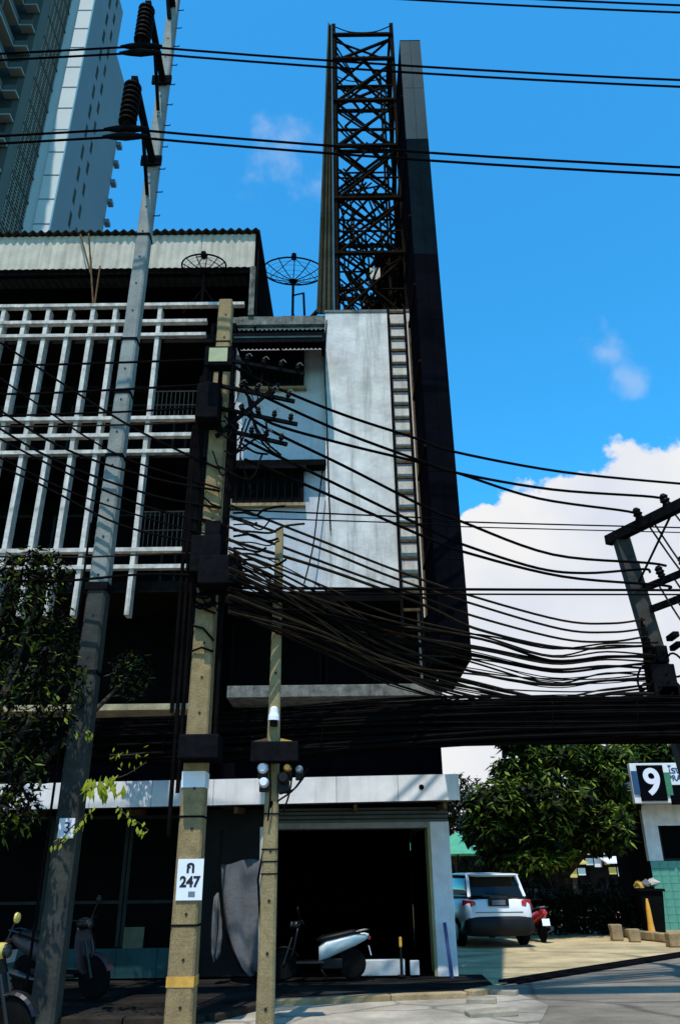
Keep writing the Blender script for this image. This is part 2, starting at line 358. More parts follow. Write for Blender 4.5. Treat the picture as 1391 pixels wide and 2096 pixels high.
# slabs loose at the corner of the pavement
lab = ['broken grey paving slab lying nearest the frame at the driveway corner', 'cracked tan paving slab lying behind the nearest loose slab', 'small dusty slab wedged against the gate rail end', 'thin slab tilted at the foot of the white pier']
for i, (px, py, w, d, rz) in enumerate(((1005, 2078, .62, .26, .15), (985, 2052, .40, .22, -.2), (1030, 2035, .42, .14, -.5), (965, 2025, .30, .30, .3))):
    p = onz(px, py); b = MB().box(-w / 2, w / 2, -d / 2, d / 2, 0, .07)
    o = b.build('paving_slab', pave_slab, bevel=.012); o.location = p + V((0, 0, -.01)); o.rotation_euler = (R(2), R(-2 + i), rz)
    tag(o, lab[i], 'slab', 'loose slabs at the driveway corner')

tr = thing('gate_track', 'pair of dark steel sliding gate rails crossing the driveway mouth', 'gate track', tuple(ga))
for k, off in enumerate((-.17, 0.0, .17)):
    a = ga + gn * off - gdir * .3; b = ge + gn * off
    MB().beam(a + V((0, 0, .012)), b + V((0, 0, .012)), .07, .035).build('rail', steel2, tr)
MB().beam(ga + gn * .085 - gdir * .3 + V((0, 0, .004)), ge + gn * .085 + V((0, 0, .004)), .09, .012).build('channel', alu, tr)

# ------------------------------------------------------------------ the shophouse
H = thing('shophouse', 'old concrete commercial shophouse with louvred balconies and blank plaster wall', 'building', (-2.5, 15, 0))
FX = 14.6                                                    # front of the fins
# blank wall and window recess
bw = box('blank_wall', plaster, H, -.30, 1.87, 14.90, 15.40, 6.83, 13.85)
def wall_with(name, m, x0, x1, z0, z1, y0, y1, holes):
    xs = sorted({x0, x1} | {h[0] for h in holes} | {h[1] for h in holes}); zs = sorted({z0, z1} | {h[2] for h in holes} | {h[3] for h in holes})
    q = MB()
    for i in range(len(xs) - 1):
        for j in range(len(zs) - 1):
            cx_, cz_ = (xs[i] + xs[i + 1]) / 2, (zs[j] + zs[j + 1]) / 2
            if any(h[0] < cx_ < h[1] and h[2] < cz_ < h[3] for h in holes): continue
            q.box(xs[i], xs[i + 1], y0, y1, zs[j], zs[j + 1])
    bmx = q.build(name, m, H); return bmx
WIN = [(-2.28, -.80, 11.86, 12.86), (-2.32, -.78, 8.86, 9.66)]
wall_with('recess_wall', plaster2, -2.42, -.302, 6.83, 13.62, 15.15, 15.38, WIN)
for (x0, x1, z0, z1) in WIN:
    f = MB().box(x0, x0 + .07, 15.02, 15.3, z0, z1).box(x1 - .07, x1, 15.02, 15.3, z0, z1).box(x0 + .07, x1 - .07, 15.02, 15.3, z0, z0 + .07).box(x0 + .07, x1 - .07, 15.02, 15.3, z1 - .07, z1).build('window', steel2, H)
    for k in range(3):
        w = (x1 - x0 - .14) / 3; a = x0 + .07 + k * w
        MB().box(a + .012, a + w - .012, 15.10, 15.13, z0 + .075, z1 - .075).build('pane', glass, f)
    q = MB()
    for k in range(10):
        a = x0 + .1 + k * (x1 - x0 - .2) / 9; q.box(a - .008, a + .008, 14.98, 14.996, z0 + .03, z1 - .03)
    q.build('security_grille', steel2, f)
# sloping sheet awning over the upper window, flat hood over the lower
def corrug(x0, x1, ya, za, yb, zb, wave=.10, amp=.018, th=.012, step=6):
    q = MB(); n = int((x1 - x0) / wave * step); vs = []
    d = V((0, yb - ya, zb - za)).normalized(); nn = V((0, -d.z, d.y))
    if nn.z < 0: nn = -nn
    for i in range(n + 1):
        x = x0 + (x1 - x0) * i / n; h = amp * math.sin(2 * math.pi * (x - x0) / wave)
        for (y, z) in ((ya, za), (yb, zb)):
            p = V((x, y, z)) + nn * h; vs += [p, p + nn * th]
    fs = []
    for i in range(n):
        a = i * 4; b = a + 4
        fs += [(a, b, b + 2, a + 2), (a + 1, a + 3, b + 3, b + 1), (a, a + 1, b + 1, b), (a + 2, b + 2, b + 3, a + 3)]
    fs += [(0, 2, 3, 1), (n * 4, n * 4 + 1, n * 4 + 3, n * 4 + 2)]
    q.add(vs, fs); return q
aw = corrug(-2.36, -.29, 15.14, 12.98, 13.98, 12.62).build('awning_sheet', steel2, H)
MB().box(-2.36, -.29, 13.98, 14.02, 12.30, 12.56).build('awning_fascia', steel2, aw)
MB().box(-2.30, -.35, 13.965, 13.978, 12.41, 12.45).build('awning_trim', teal, aw)
MB().prism([(-.33, 15.13, 12.9), (-.33, 14.03, 12.54), (-.33, 14.03, 12.32), (-.33, 15.13, 12.32)], (.03, 0, 0)).build('awning_cheek', steel2, aw)
for x in (-2.3, -1.33, -.36): MB().beam((x, 15.14, 12.80), (x, 14.03, 12.52), .05, .08).build('awning_bracket', steel2, aw)
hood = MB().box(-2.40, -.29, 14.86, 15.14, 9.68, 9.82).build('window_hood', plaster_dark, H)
MB().box(-2.40, -.72, 14.84, 15.02, 9.60, 9.676).build('hood_lip', steel2, hood)
for z in (11.78, 8.79): MB().box(-2.36, -.74, 15.02, 15.14, z, z + .07).build('window_sill', kerbm, H)
# parapet
for i in range(5):
    x = -2.9 + i * .52
    MB().box(x, x + .512, 15.02, 15.5, 13.625, 13.86 + rnd.uniform(-.02, .02)).build('parapet_block', mossy, H)
box('parapet_cap', mossy, H, -.31, 1.88, 14.88, 15.42, 13.852, 13.92)
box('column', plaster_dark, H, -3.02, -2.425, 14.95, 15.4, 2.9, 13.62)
# side, rear, roof deck and floors
box('side_wall', plaster, H, 1.62, 1.868, 15.405, 24, 2.45, 13.5)
box('rear_wall', plaster_dark, H, -10.2, 1.6, 23.8, 24, 0, 13.45)
box('roof_deck', mossy, H, -10.2, 1.86, 15.51, 24, 13.36, 13.5)
# balcony bay
BX0, BX1 = -10.2, -3.05
zs_band = [13.87, 13.38, 12.99, 10.73, 10.30, 9.89, 7.61, 7.24]
for i, z in enumerate(zs_band):
    x1 = -2.20 if i == 0 else BX1
    box('balcony_band', fin_paint, H, BX0, x1, FX - .07, FX + .06, z - .045, z + .045, bevel=.006)
fx = []
x = -4.18 - .526 * 11
while x < -4.1: fx.append(x); x += .526
fx = sorted(-4.18 - .526 * k for k in range(12))
f0 = MB().box(-.047, .047, FX - .03, FX + .20, 6.25, 13.80).build('fin', fin_paint, H)
f0.data.transform(Matrix.Translation(V((0, 0, 0))))
for i, x in enumerate(fx):
    if i == 0: f = f0
    else: f = f0.copy(); COL.objects.link(f)
    f.location = (x - 0.0, 0, 0)
# vertices of the first fin were built about the house root, so shift in x is the fin's own position
for i, z in enumerate((13.02, 9.93, 6.83)):
    box('floor_slab', slab_dark, H, BX0, -2.45, FX + .27, 16.6, z - .02, z + .22)
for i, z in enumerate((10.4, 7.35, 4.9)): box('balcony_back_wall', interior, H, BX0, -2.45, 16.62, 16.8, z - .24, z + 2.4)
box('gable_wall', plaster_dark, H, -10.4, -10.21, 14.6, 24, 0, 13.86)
for z0, z1, xa, xb in ((10.79, 11.55, -4.10, -3.12), (7.67, 8.55, -4.10, -3.12)):
    rl = MB().box(xa, xb, 14.72, 14.75, z1 - .03, z1).box(xa, xb, 14.72, 14.75, z0, z0 + .03).box(xa, xb, 14.72, 14.75, (z0 + z1) / 2 - .01, (z0 + z1) / 2 + .01).build('balcony_railing', alu, H)
    b0 = MB().box(-.008, .008, 14.725, 14.741, z0 + .03, z1 - .03).build('baluster', alu, rl)
    for k in range(10):
        b = b0 if k == 0 else b0.copy()
        if k: COL.objects.link(b)
        b.location.x = xa + .05 + k * (xb - xa - .1) / 9 + 0
# windows and doors at the back of the balconies
for z in (10.4, 7.35):
    for k in range(5):
        x0 = -9.6 + k * 1.45
        w = MB().box(x0, x0 + .06, 16.55, 16.615, z, z + 2.0).box(x0 + 1.14, x0 + 1.2, 16.55, 16.615, z, z + 2.0).box(x0 + .06, x0 + 1.14, 16.55, 16.615, z + 1.94, z + 2.0).build('balcony_window', alu, H)
        MB().box(x0 + .06, x0 + 1.14, 16.58, 16.6, z, z + 1.94).build('pane', glass, w)
# second storey: dark recess, then ledge and black boards standing in for shade
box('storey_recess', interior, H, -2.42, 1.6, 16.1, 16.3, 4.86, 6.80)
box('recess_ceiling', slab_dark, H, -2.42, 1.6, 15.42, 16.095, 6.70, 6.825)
for k in range(4):
    x0 = -2.3 + k * .98
    w = MB().box(x0, x0 + .05, 15.95, 16.09, 4.95, 6.6).box(x0 + .85, x0 + .9, 15.95, 16.09, 4.95, 6.6).box(x0 + .05, x0 + .85, 15.95, 16.09, 6.55, 6.6).build('recess_window', steel2, H)
    MB().box(x0 + .05, x0 + .85, 16.0, 16.02, 4.95, 6.55).build('pane', glass, w)
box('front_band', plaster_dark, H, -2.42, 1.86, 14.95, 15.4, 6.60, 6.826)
box('ledge', mat('stained_ledge', (.19, .19, .17), .9, .7, 5, .3, streak=.95, dirt=(.02, .02, .018)), H, -2.12, 1.84, 14.40, 16.05, 4.58, 4.80, bevel=.01)
box('left_ledge', mat('tan_ledge', (.40, .34, .2), .9, .4, 4, .3, streak=.6, dirt=(.05, .04, .03)), H, -10.2, -2.6, 14.30, 15.4, 4.36, 4.47)
for k in range(4):
    x0 = -2.42 + k * 1.07
    box('shade_board', board_black, H, x0, x0 + 1.06, 15.2, 15.26, 3.06, 4.47)  # black boards fill the recess, its shade put into their colour
for k in range(7):
    x0 = -10.2 + k * 1.1
    box('shade_panel', board_black, H, x0, x0 + 1.09, 15.12, 15.18, 3.06, 4.35)  # the same black boards carry the painted shade further left
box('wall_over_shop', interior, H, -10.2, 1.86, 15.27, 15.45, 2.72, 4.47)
box('corner_post', plaster_dark, H, 1.605, 1.869, 15.30, 15.40, 4.805, 6.595)
# street canopy
def cz(x): return -.03 * (1.9 - x) / 3
can_m = mat('white_canopy_sheet', (.82, .81, .81), .6, .12, 3, .1, streak=.4, dirt=(.2, .19, .17))
for k in range(8):
    x0 = 1.95 - (k + 1) * 1.03; x1 = x0 + 1.022
    MB().hexa([(x0, 13.80, 2.72 + cz(x0)), (x1, 13.80, 2.72 + cz(x1)), (x1, 13.84, 2.72 + cz(x1)), (x0, 13.84, 2.72 + cz(x0))],
              [(x0, 13.80, 3.13 + cz(x0)), (x1, 13.80, 3.13 + cz(x1)), (x1, 13.84, 3.13 + cz(x1)), (x0, 13.84, 3.13 + cz(x0))]).build('canopy_fascia', can_m, H)
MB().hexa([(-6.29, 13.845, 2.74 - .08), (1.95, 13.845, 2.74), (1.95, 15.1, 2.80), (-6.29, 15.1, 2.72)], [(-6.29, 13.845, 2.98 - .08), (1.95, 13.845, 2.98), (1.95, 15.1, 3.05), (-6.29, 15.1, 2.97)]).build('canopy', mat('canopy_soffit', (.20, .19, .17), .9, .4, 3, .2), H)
for x in (-5.4, -3.6, -1.8, .2, 1.7): MB().beam((x, 13.9, 2.64 + cz(x)), (x, 15.1, 2.68), .06, .10).build('canopy_beam', rust, H)
for px in (945 - 5, 865): pass
p = at(862, 1611, 13.79); MB().lathe(p, [(.0, -.02), (.035, -.02), (.045, 0.0), (.0, .0)], 10, (0, -1, 0)).build('canopy_spout', steel2, H)
# ground floor: shutter box, opening, piers
box('shutter_box', mat('dull_shutter', (.11, .11, .105), .6, .3, 4, .1), H, -1.2, 1.86, 14.98, 15.24, 2.46, 2.70)
for k in range(3): MB().box(-1.2, 1.86, 14.955, 14.977, 2.50 + k * .07, 2.52 + k * .07).build('shutter_lath', alu, H)
box('lintel', mat('grey_lintel', (.26, .26, .24), .85, .3, 4, .2), H, -1.2, 1.53, 14.96, 15.4, 2.36, 2.455)
box('pier', mat('white_pier_paint', (.70, .71, .74), .8, .14, 5, .2, streak=.3, dirt=(.2, .2, .18)), H, 1.53, 1.87, 14.95, 15.6, .0, 2.455, bevel=.01)
box('inner_jamb', mat('yellowed_jamb', (.34, .30, .14), .8, .3, 4), H, 1.485, 1.527, 14.97, 15.5, .0, 2.355)
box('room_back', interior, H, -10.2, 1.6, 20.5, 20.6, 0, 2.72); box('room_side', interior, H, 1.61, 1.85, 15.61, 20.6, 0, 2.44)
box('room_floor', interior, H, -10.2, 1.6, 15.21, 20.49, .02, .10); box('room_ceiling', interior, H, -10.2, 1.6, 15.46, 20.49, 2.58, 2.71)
box('threshold', mat('white_step', (.62, .62, .60), .8, .2, 4, .2), H, .22, .98, 14.80, 15.0, .10, .33, bevel=.01)
box('threshold', MATS['white_step'], H, 1.07, 1.22, 14.84, 15.0, .10, .31, bevel=.01)
# grey wall left of the opening and glazed shopfront
box('shop_wall', mat('grey_shop_wall', (.012, .012, .013), .9, .3, 3, .3), H, -2.45, -1.205, 14.98, 15.2, .10, 2.70)
for k in range(5):
    x0 = -9.2 + k * 1.35
    fr = MB().box(x0, x0 + .06, 14.98, 15.06, .55, 2.62).box(x0 + 1.27, x0 + 1.33, 14.98, 15.06, .55, 2.62).box(x0 + .06, x0 + 1.27, 14.98, 15.06, 2.56, 2.62).box(x0 + .06, x0 + 1.27, 14.98, 15.06, 1.2, 1.25).build('shop_window', alu, H)
    MB().box(x0 + .06, x0 + 1.27, 15.01, 15.03, 1.25, 2.56).build('pane', glass, fr); MB().box(x0 + .06, x0 + 1.27, 15.01, 15.03, .55, 1.2).build('pane', glass, fr)
    box('plinth_tile', teal, H, x0 - .01, x0 + .66, 14.90, 15.1, .10, .53); box('plinth_tile', teal, H, x0 + .668, x0 + 1.335, 14.90, 15.1, .10, .53)
p = at(272, 1925, 14.95); box('door_panel', mat('olive_panel', (.10, .105, .06), .7, .4, 5), H, p.x - .16, p.x + .18, 14.93, 14.975, p.z - .2, p.z + .2)
# penthouse with corrugated roof
for k in range(6):
    x1 = -2.07 - k * 1.36; x0 = x1 - 1.352
    corr_o = corrug(x0, x1, 15.02, 15.42, 15.02, 16.50, wave=.177, amp=.012).build('fascia_sheet', corr, H)
rf = corrug(-10.3, -1.95, 14.88, 16.535, 19.5, 17.2, wave=.21, amp=.04, th=.02).build('roof', roofm, H, smooth=False)
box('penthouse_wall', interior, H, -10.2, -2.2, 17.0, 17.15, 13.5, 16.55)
MB().prism([(-2.02, 15.1, 13.5), (-2.02, 17.9, 13.5), (-2.02, 17.9, 16.8), (-2.02, 15.1, 16.42)], (.05, 0, 0)).build('penthouse_side', steel2, H)
box('penthouse_post', mossy, H, -2.16, -2.03, 14.97, 15.10, 13.88, 15.4)
for (a, b, Y0, Y1) in (((182, 478), (192, 640), 14.75, 14.75), ((205, 545), (190, 650), 15.0, 14.75), ((165, 480), (186, 560), 14.9, 14.75)):
    MB().tube([at(*a, Y0), at(*b, Y1)], .022, 6).build('roof_brace', rust, H)
box('terrace_beam', interior, H, -10.2, -2.2, 15.06, 15.2, 15.28, 15.41)

# ------------------------------------------------------------------ steel tower and sign
T = thing('lattice_tower', 'rusty steel lattice tower on the roof carrying the tall sign', 'steel tower', (.85, 15.9, 13.92))
tx0, tx1, ty0, ty1 = -.02, 1.72, 15.15, 16.75
lv = [13.92, 15.9, 17.8, 19.76, 21.6, 23.4, 24.5]
for x in (tx0, tx1):
    for y in (ty0, ty1): MB().beam((x, y, 13.92), (x, y, 25.05 if y == ty0 else 24.7), .11, .11).build('leg', steel, T)
def angle(name, p, q, w=.07): MB().beam(p, q, w, w * .75).build(name, steel, T)
for i, z in enumerate(lv):
    for y in (ty0 - .06, ty1 + .06): angle('crossbar', (tx0 - .03, y, z), (tx1 + .03, y, z), .10)
    for x in (tx0 + .06, tx1 - .06): angle('crossbar', (x, ty0, z + .02), (x, ty1, z + .02), .08)
    angle('plan_brace', (tx0, ty0, z + .06), (tx1, ty1, z + .06), .06); angle('plan_brace', (tx1, ty0, z - .06), (tx0, ty1, z - .06), .06)
    if i < len(lv) - 1:
        z2 = lv[i + 1]; zm = (z + z2) / 2
        for y, s in ((ty0 + .05, 0), (ty1 - .05, 0)):
            angle('diagonal', (tx0, y, z + .05), (tx1, y, z2 - .05), .075); angle('diagonal', (tx1, y + .04, z + .05), (tx0, y + .04, z2 - .05), .05)
            if i < 5: angle('crossbar', (tx0, y + .10, zm), (tx1, y + .10, zm), .045)
        for x in (tx0 + .02, tx1 - .02):
            angle('diagonal', (x, ty0, z + .05), (x, ty1, z2 - .05), .06); angle('diagonal', (x + .05, ty1, z + .05), (x + .05, ty0, z2 - .05), .05)
        if i < 5:
            angle('sub_brace', (tx0 + .3, (ty0 + ty1) / 2, z), (tx1 - .1, (ty0 + ty1) / 2, z2), .06); angle('sub_brace', (tx1 - .1, (ty0 + ty1) / 2, z), (tx0 + .3, (ty0 + ty1) / 2, z2), .06); angle('catwalk_post', (1.36, 15.6, z), (1.36, 15.6, z2), .06); angle('catwalk_post', (1.5, 16.3, z), (1.5, 16.3, z2), .06)
        for k in range(2): angle('sub_brace', (tx0, ty0, zm + .3 * k), (tx0 + .87, ty1, z2 - .2), .04); angle('sub_brace', (tx1, ty1, zm - .2 * k), (tx0 + .87, ty0, z + .2), .04)
        if i < 3:
            for k in range((34, 24, 14)[i]):
                a = V((rnd.uniform(tx0, tx1), rnd.uniform(ty0, ty1), z + rnd.uniform(.1, .5))); b = V((rnd.uniform(tx0, tx1), rnd.uniform(ty0, ty1), z2 - rnd.uniform(.1, .5)))
                angle('sub_brace', a, b, .045)
for y in (ty0, ty1):
    MB().tube(crspline([(tx0, y, 25.0), (.5, y, 24.72), (1.2, y, 24.72), (tx1, y, 25.0)], 5), .018, 5).build('stay_wire', steel, T)
# tapering sheet on the left of the tower, dark cladding low on the right
a, b, c, d = (-.15, 24.9), (-.085, 24.9), (-.085, 13.95), (-.47, 13.95)
MB().prism([(a[0], 15.02, a[1]), (b[0], 15.02, b[1]), (c[0], 15.02, c[1]), (d[0], 15.02, d[1])], (0, .05, 0)).build('side_sheet', greysheet, T)
for a, b in ((-.12, -.16), (-.135, -.28), (-.15, -.40)): MB().beam((a, 15.0, 24.8), (b, 15.0, 13.95), .035, .03).build('sheet_stiffener', steel, T)
MB().beam((-.17, 15.0, 24.9), (-.49, 15.0, 13.95), .04, .06).build('sheet_edge', greysheet, T)
for k in range(3): box('cladding', board_black, T, 1.05, 1.68, 16.85, 16.89, 13.95 + k * 1.2, 15.13 + k * 1.2)
for k in range(3): box('cladding', board_black, T, tx1 + .06, tx1 + .09, ty0 + .06, ty1, 13.95 + k * 1.9, 15.83 + k * 1.9)
MB().beam((-.35, 15.2, 14.35), (-1.4, 15.9, 13.55), .08, .08).build('raking_strut', steel, T)
fl = at(767, 563, 15.6)
F = thing('floodlight', 'pale square floodlight mounted low inside the lattice tower', 'floodlight', tuple(fl))
MB().box(fl.x - .15, fl.x + .15, 15.55, 15.68, fl.z - .22, fl.z + .2).build('lamp_housing', steel2, F)
MB().box(fl.x - .13, fl.x + .13, 15.53, 15.545, fl.z - .2, fl.z + .18).build('lamp_glass', mat('lamp_pale', (.55, .55, .48), .3, .3, 6), F)
MB().tube([(fl.x - .17, 15.62, fl.z), (fl.x - .17, 15.62, fl.z - .35), (fl.x + .17, 15.62, fl.z - .35), (fl.x + .17, 15.62, fl.z)], .015).build('yoke', steel2, F)

B = thing('billboard', 'very tall thin black sheet sign box standing edge on to the street', 'billboard', (1.9, 13.7, 4.75))
bx0, bx1, by0, by1, bz0, bz1 = 1.755, 2.10, 12.40, 14.86, 4.75, 20.15
bx0, bm0, bym = 1.60, 1.83, 13.90
MB().box(bx0 + .03, bx1 - .03, by0 + .03, bym - .03, bz0 + .03, bz1 - .03).box(bm0 + .03, bx1 - .03, bym, by1 - .03, bz0 + .03, bz1 - .03).build('sign_core', board_black, B)
rows = 9; hz = (bz1 - bz0) / rows
for k in range(rows):
    z0 = bz0 + k * hz; z1 = z0 + hz - .006
    m_ = board_black if k < 5 else (board_mid if k < 7 else board_teal)  # rows turn teal upwards, a sky reflection painted in steps
    for (xa, xb) in ((bx0, (bx0 + bx1) / 2 - .003), ((bx0 + bx1) / 2 + .003, bx1)):
        j = rnd.uniform(0, .006); MB().box(xa, xb, by0 + j, by0 + .026, z0, z1).build('front_panel', m_, B)
    MB().box(bx0, bx0 + .026, by0 + .03, bym, z0, z1).build('side_panel', board_black, B)
    MB().box(bx0 + .03, bm0, bym - .026, bym, z0, z1).build('back_panel', board_black, B)
    MB().box(bm0, bm0 + .026, bym + .004, by1, z0, z1).build('side_panel', board_black, B)
    MB().box(bx1 - .026, bx1, by0 + .03, by1, z0, z1).build('side_panel', board_black, B)
MB().box(bx0 + .03, bx1 - .03, by0 + .03, bym - .03, bz0, bz0 + .026).box(bm0 + .03, bx1 - .03, bym, by1, bz0, bz0 + .026).build('underside', board_black, B)
MB().box(bx0, bx1, by0, bym, bz1, bz1 + .03).box(bm0, bx1, bym + .002, by1, bz1, bz1 + .03).build('sign_cap', steel2, B)
for k in range(8): MB().beam((bx0 - .02, by0 + .06, bz0 + .2 + k * 1.9), (bx0 - .02, bym - .06, bz0 + .2 + k * 1.9), .05, .05).build('side_rib', steel, B)
for z in (6.2, 9.0, 11.8): MB().beam((1.86, 14.86, z), (1.86, 14.92, z), .08, .12).build('wall_bracket', steel, B)
for z in (15.0, 17.0, 19.0): MB().beam((1.70, 13.9, z), (1.70, 15.2, z), .07, .09).build('tower_bracket', steel, B)
# sign-side conduits
for (x, y, m_, lb) in ((1.668, 14.70, rust, 'rusty brown conduit running up the wall beside the black sign'), (1.640, 14.82, white_paint, 'thin pale conduit running up the wall between ladder and brown pipe')):
    o = MB().tube([(x, y, 6.2), (x, y, 9.5), (x, y, 13.4)], .022, 8).build('conduit', m_, origin=(x, y, 6.2)); tag(o, lb, 'conduit')
# ladder
L = thing('ladder', 'fixed dark steel ladder climbing the plaster wall beside the black sign', 'ladder', (1.48, 14.8, 6.2))
for x in (1.20, 1.59): MB().box(x - .028, x + .028, 14.74, 14.80, 5.75, 13.88).build('stile', steel2, L)
r0 = MB().box(1.23, 1.56, 14.735, 14.795, -.028, .028).build('rung', mat('rung_rust', (.095, .066, .036), .85, .5, 9, .3, spec=0), L)
for k in range(22):
    r_ = r0 if k == 0 else r0.copy()
    if k: COL.objects.link(r_)
    r_.location.z = 5.97 + k * .369
for z in (7, 10, 13): 
    for x in (1.20, 1.59): MB().box(x - .02, x + .02, 14.805, 14.9, z, z + .05).build('standoff', steel2, L)

# ------------------------------------------------------------------ satellite dishes
def dish(label, c, diam, tilt, yaw, base_z, m):
    D = local_thing('satellite_dish', label, 'satellite dish', (c.x, c.y, base_z), 'mesh satellite dishes on the roof terrace')
    hz_ = c.z - base_z; rr = diam / 2; dep = .30 * rr
    rot = Matrix.Rotation(yaw, 3, 'Z') @ Matrix.Rotation(tilt, 3, 'X')
    def pt(r, a): return rot @ V((r * math.cos(a), r * math.sin(a), dep * (r / rr) ** 2)) + V((0, 0, hz_))
    n = 24
    MB().tube([pt(rr, 2 * math.pi * k / n) for k in range(n + 1)], .022, 6).build('rim', m, D)
    for k in range(12):
        a = 2 * math.pi * k / 12; MB().tube([pt(rr * t, a) for t in (.08, .35, .7, 1)], .013, 5).build('rib', m, D)
    for t in (.35, .55, .75, .88): MB().tube([pt(rr * t, 2 * math.pi * k / n) for k in range(n + 1)], .005, 4).build('mesh_ring', m, D)
    MB().lathe(pt(0, 0), [(.0, -.06), (.10, -.06), (.12, .0), (.0, .02)], 10, rot @ V((0, 0, 1))).build('hub', m, D)
    fp = rot @ V((0, 0, rr * .80)) + V((0, 0, hz_))
    lnb = MB().lathe(fp, [(.0, -.07), (.06, -.07), (.075, .0), (.06, .10), (.0, .11)], 10, rot @ V((0, 0, 1))).build('receiver', m, D)
    for k in range(3): MB().tube([pt(rr * .9, 2 * math.pi * k / 3 + .5), fp], .010, 5).build('strut', m, D)
    MB().tube([(0, 0, 0), (0, 0, hz_ - .05)], .035, 8).build('mast', m, D)
    MB().tube([(-.45, .1, 0), (0, 0, hz_ * .55)], .018, 6).build('stay', m, D); MB().tube([(.45, .1, 0), (0, 0, hz_ * .6)], .018, 6).build('stay', m, D)
    return D
cd = at(600, 574, 16.3)
dish('round black mesh satellite dish standing on the roof beside the lattice tower', cd, 1.66, R(17), R(6), 13.5, steel2)
cd = at(418, 556, 14.85)
dish('black mesh satellite dish half hidden under the corrugated roof edge', cd, 1.08, R(14), R(-12), 13.93, steel2)
# pipe clutter beside the dish
o = MB().tube([at(623, 645, 15.6), at(621, 600, 15.6), at(598, 605, 15.7)], .03, 6).build('aerial_bracket', steel2, origin=tuple(at(623, 645, 15.6))); tag(o, 'bent dark aerial bracket on the parapet right of the roof dish', 'bracket')

# ------------------------------------------------------------------ high-rise behind
TW = thing('tower_block', 'pale high rise apartment tower rising behind the shophouse roof', 'tower block', (-38, 66, 0))
FH = 3.5
Xc = -29.6
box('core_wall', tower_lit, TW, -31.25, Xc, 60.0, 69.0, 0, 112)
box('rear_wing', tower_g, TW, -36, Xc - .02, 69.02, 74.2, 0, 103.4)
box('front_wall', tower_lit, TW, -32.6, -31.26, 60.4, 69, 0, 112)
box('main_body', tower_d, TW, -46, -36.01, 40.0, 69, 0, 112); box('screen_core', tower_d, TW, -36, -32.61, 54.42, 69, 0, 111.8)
for k in range(13, 32):
    z = k * FH
    MB().box(-31.25, Xc + .03, 59.96, 59.99, z, z + .12).build('floor_joint', tower_g, TW)
    for (y, h) in ((64.4, 2.2), (66.5, 1.9)):
        w = MB().box(Xc - .02, Xc + .03, y - .33, y + .33, z + .6, z + .6 + h).build('slit_window', tower_d, TW)
    if z < 99:
        MB().box(Xc - .1, Xc + .55, 74.0, 74.9, z + .6, z + 1.2).build('condenser_ledge', tower_g, TW)
box('shaded_side_skin', tower_g, TW, Xc + .002, Xc + .022, 60.35, 68.98, 0, 111.9)  # darker skin over the side face, its shade put into the colour
# screens on the wing side
SX = -32.60
for k in range(13, 32):
    z = k * FH
    q = MB()
    for j in range(7):
        zz = z + j * .5; q.box(SX, SX + .12, 56.2, 60.3, zz, zz + .10)
    for j in range(6):
        yy = 56.2 + j * .8; q.box(SX + .02, SX + .10, yy, yy + .12, z, z + 3.4)
    q.build('screen', screenm, TW)
    box('screen_sill', tower_wing, TW, SX, SX + .2, 56.0, 60.35, z - .28, z - .03)
box('light_pier', tower_wing, TW, -33.2, SX + .15, 54.4, 56.0, 0, 112)
for k in range(12, 32):
    z = k * FH + 1.0
    for (xa, xb, ya, yb) in ((-36, -33.9, 40, 53.4), (-33.9, SX + .1, 53.4, 54.3)):
        box('balcony_slab', tower_w, TW, xa + .002, xb, ya, yb, z, z + .22)
    sl = box('balcony_rail', tower_wing, TW, -33.98, -33.92, 40, 53.3, z + .225, z + 1.0)
    MB().box(-33.9, SX + .08, 53.42, 53.46, z + .225, z + 1.0).build('balcony_rail', tower_wing, TW)
    for y in (42, 46, 50): box('party_wall', tower_wing, TW, -36.0, -34.02, y, y + .2, z + .225, z + 3.49)

# ------------------------------------------------------------------ poles
# tall transmission pole
PX, PY = -3.60, 11.0
TP = thing('transmission_pole', 'tall grey square concrete pole with steel brackets rising past the balconies', 'utility pole', (PX, PY, 0))
def sqpole(x, y, z0, z1, w0, w1, c=.12):
    q = MB(); rings = []
    for z, w in ((z0, w0), ((z0 + z1) / 2, (w0 + w1) / 2), (z1, w1)):
        h = w / 2; k = h * (1 - c * 2)
        rings.append([(x + a, y + b, z) for a, b in ((-k, -h), (k, -h), (h, -k), (h, k), (k, h), (-k, h), (-h, k), (-h, -k))])
    return q.loft(rings)
sqpole(PX, PY, 5.55, 22.0, .27, .20).build('shaft', pole_grey, TP)
sqpole(PX, PY, 0, 5.548, .31, .278).build('shaft_base', mat('shade_dark_concrete', (.038, .040, .034), .95, .5, 3, .4, streak=.6, dirt=(.03, .03, .028), grain=.2), TP)  # lower shaft darkened, shade of cables put into the concrete colour
MB().box(PX - .165, PX + .165, PY - .165, PY + .165, 5.44, 5.56).build('collar', steel2, TP)
def pole_w(z): return .30 + (.20 - .30) * z / 22 if z < 5.55 else .27 - .07 * (z - 5.55) / 16.45
hole = MB().lathe((PX, PY, 0), [(.0, -.0), (.018, 0), (.018, .01), (0, .01)], 6, (0, -1, 0)).build('bolt_hole', inkm, TP)
zs_ = [z for z in [3.2 + .62 * k for k in range(30)]]
for i, z in enumerate(zs_):
    h = hole if i == 0 else hole.copy()
    if i: COL.objects.link(h)
    h.location = (0, -pole_w(z) / 2 - .001, z)
for z in (4.2, 7.7, 8.9, 10.0, 12.4): MB().box(PX - pole_w(z) / 2 - .012, PX + pole_w(z) / 2 + .012, PY - pole_w(z) / 2 - .012, PY + pole_w(z) / 2 + .012, z, z + .05).build('strap', steel2, TP)
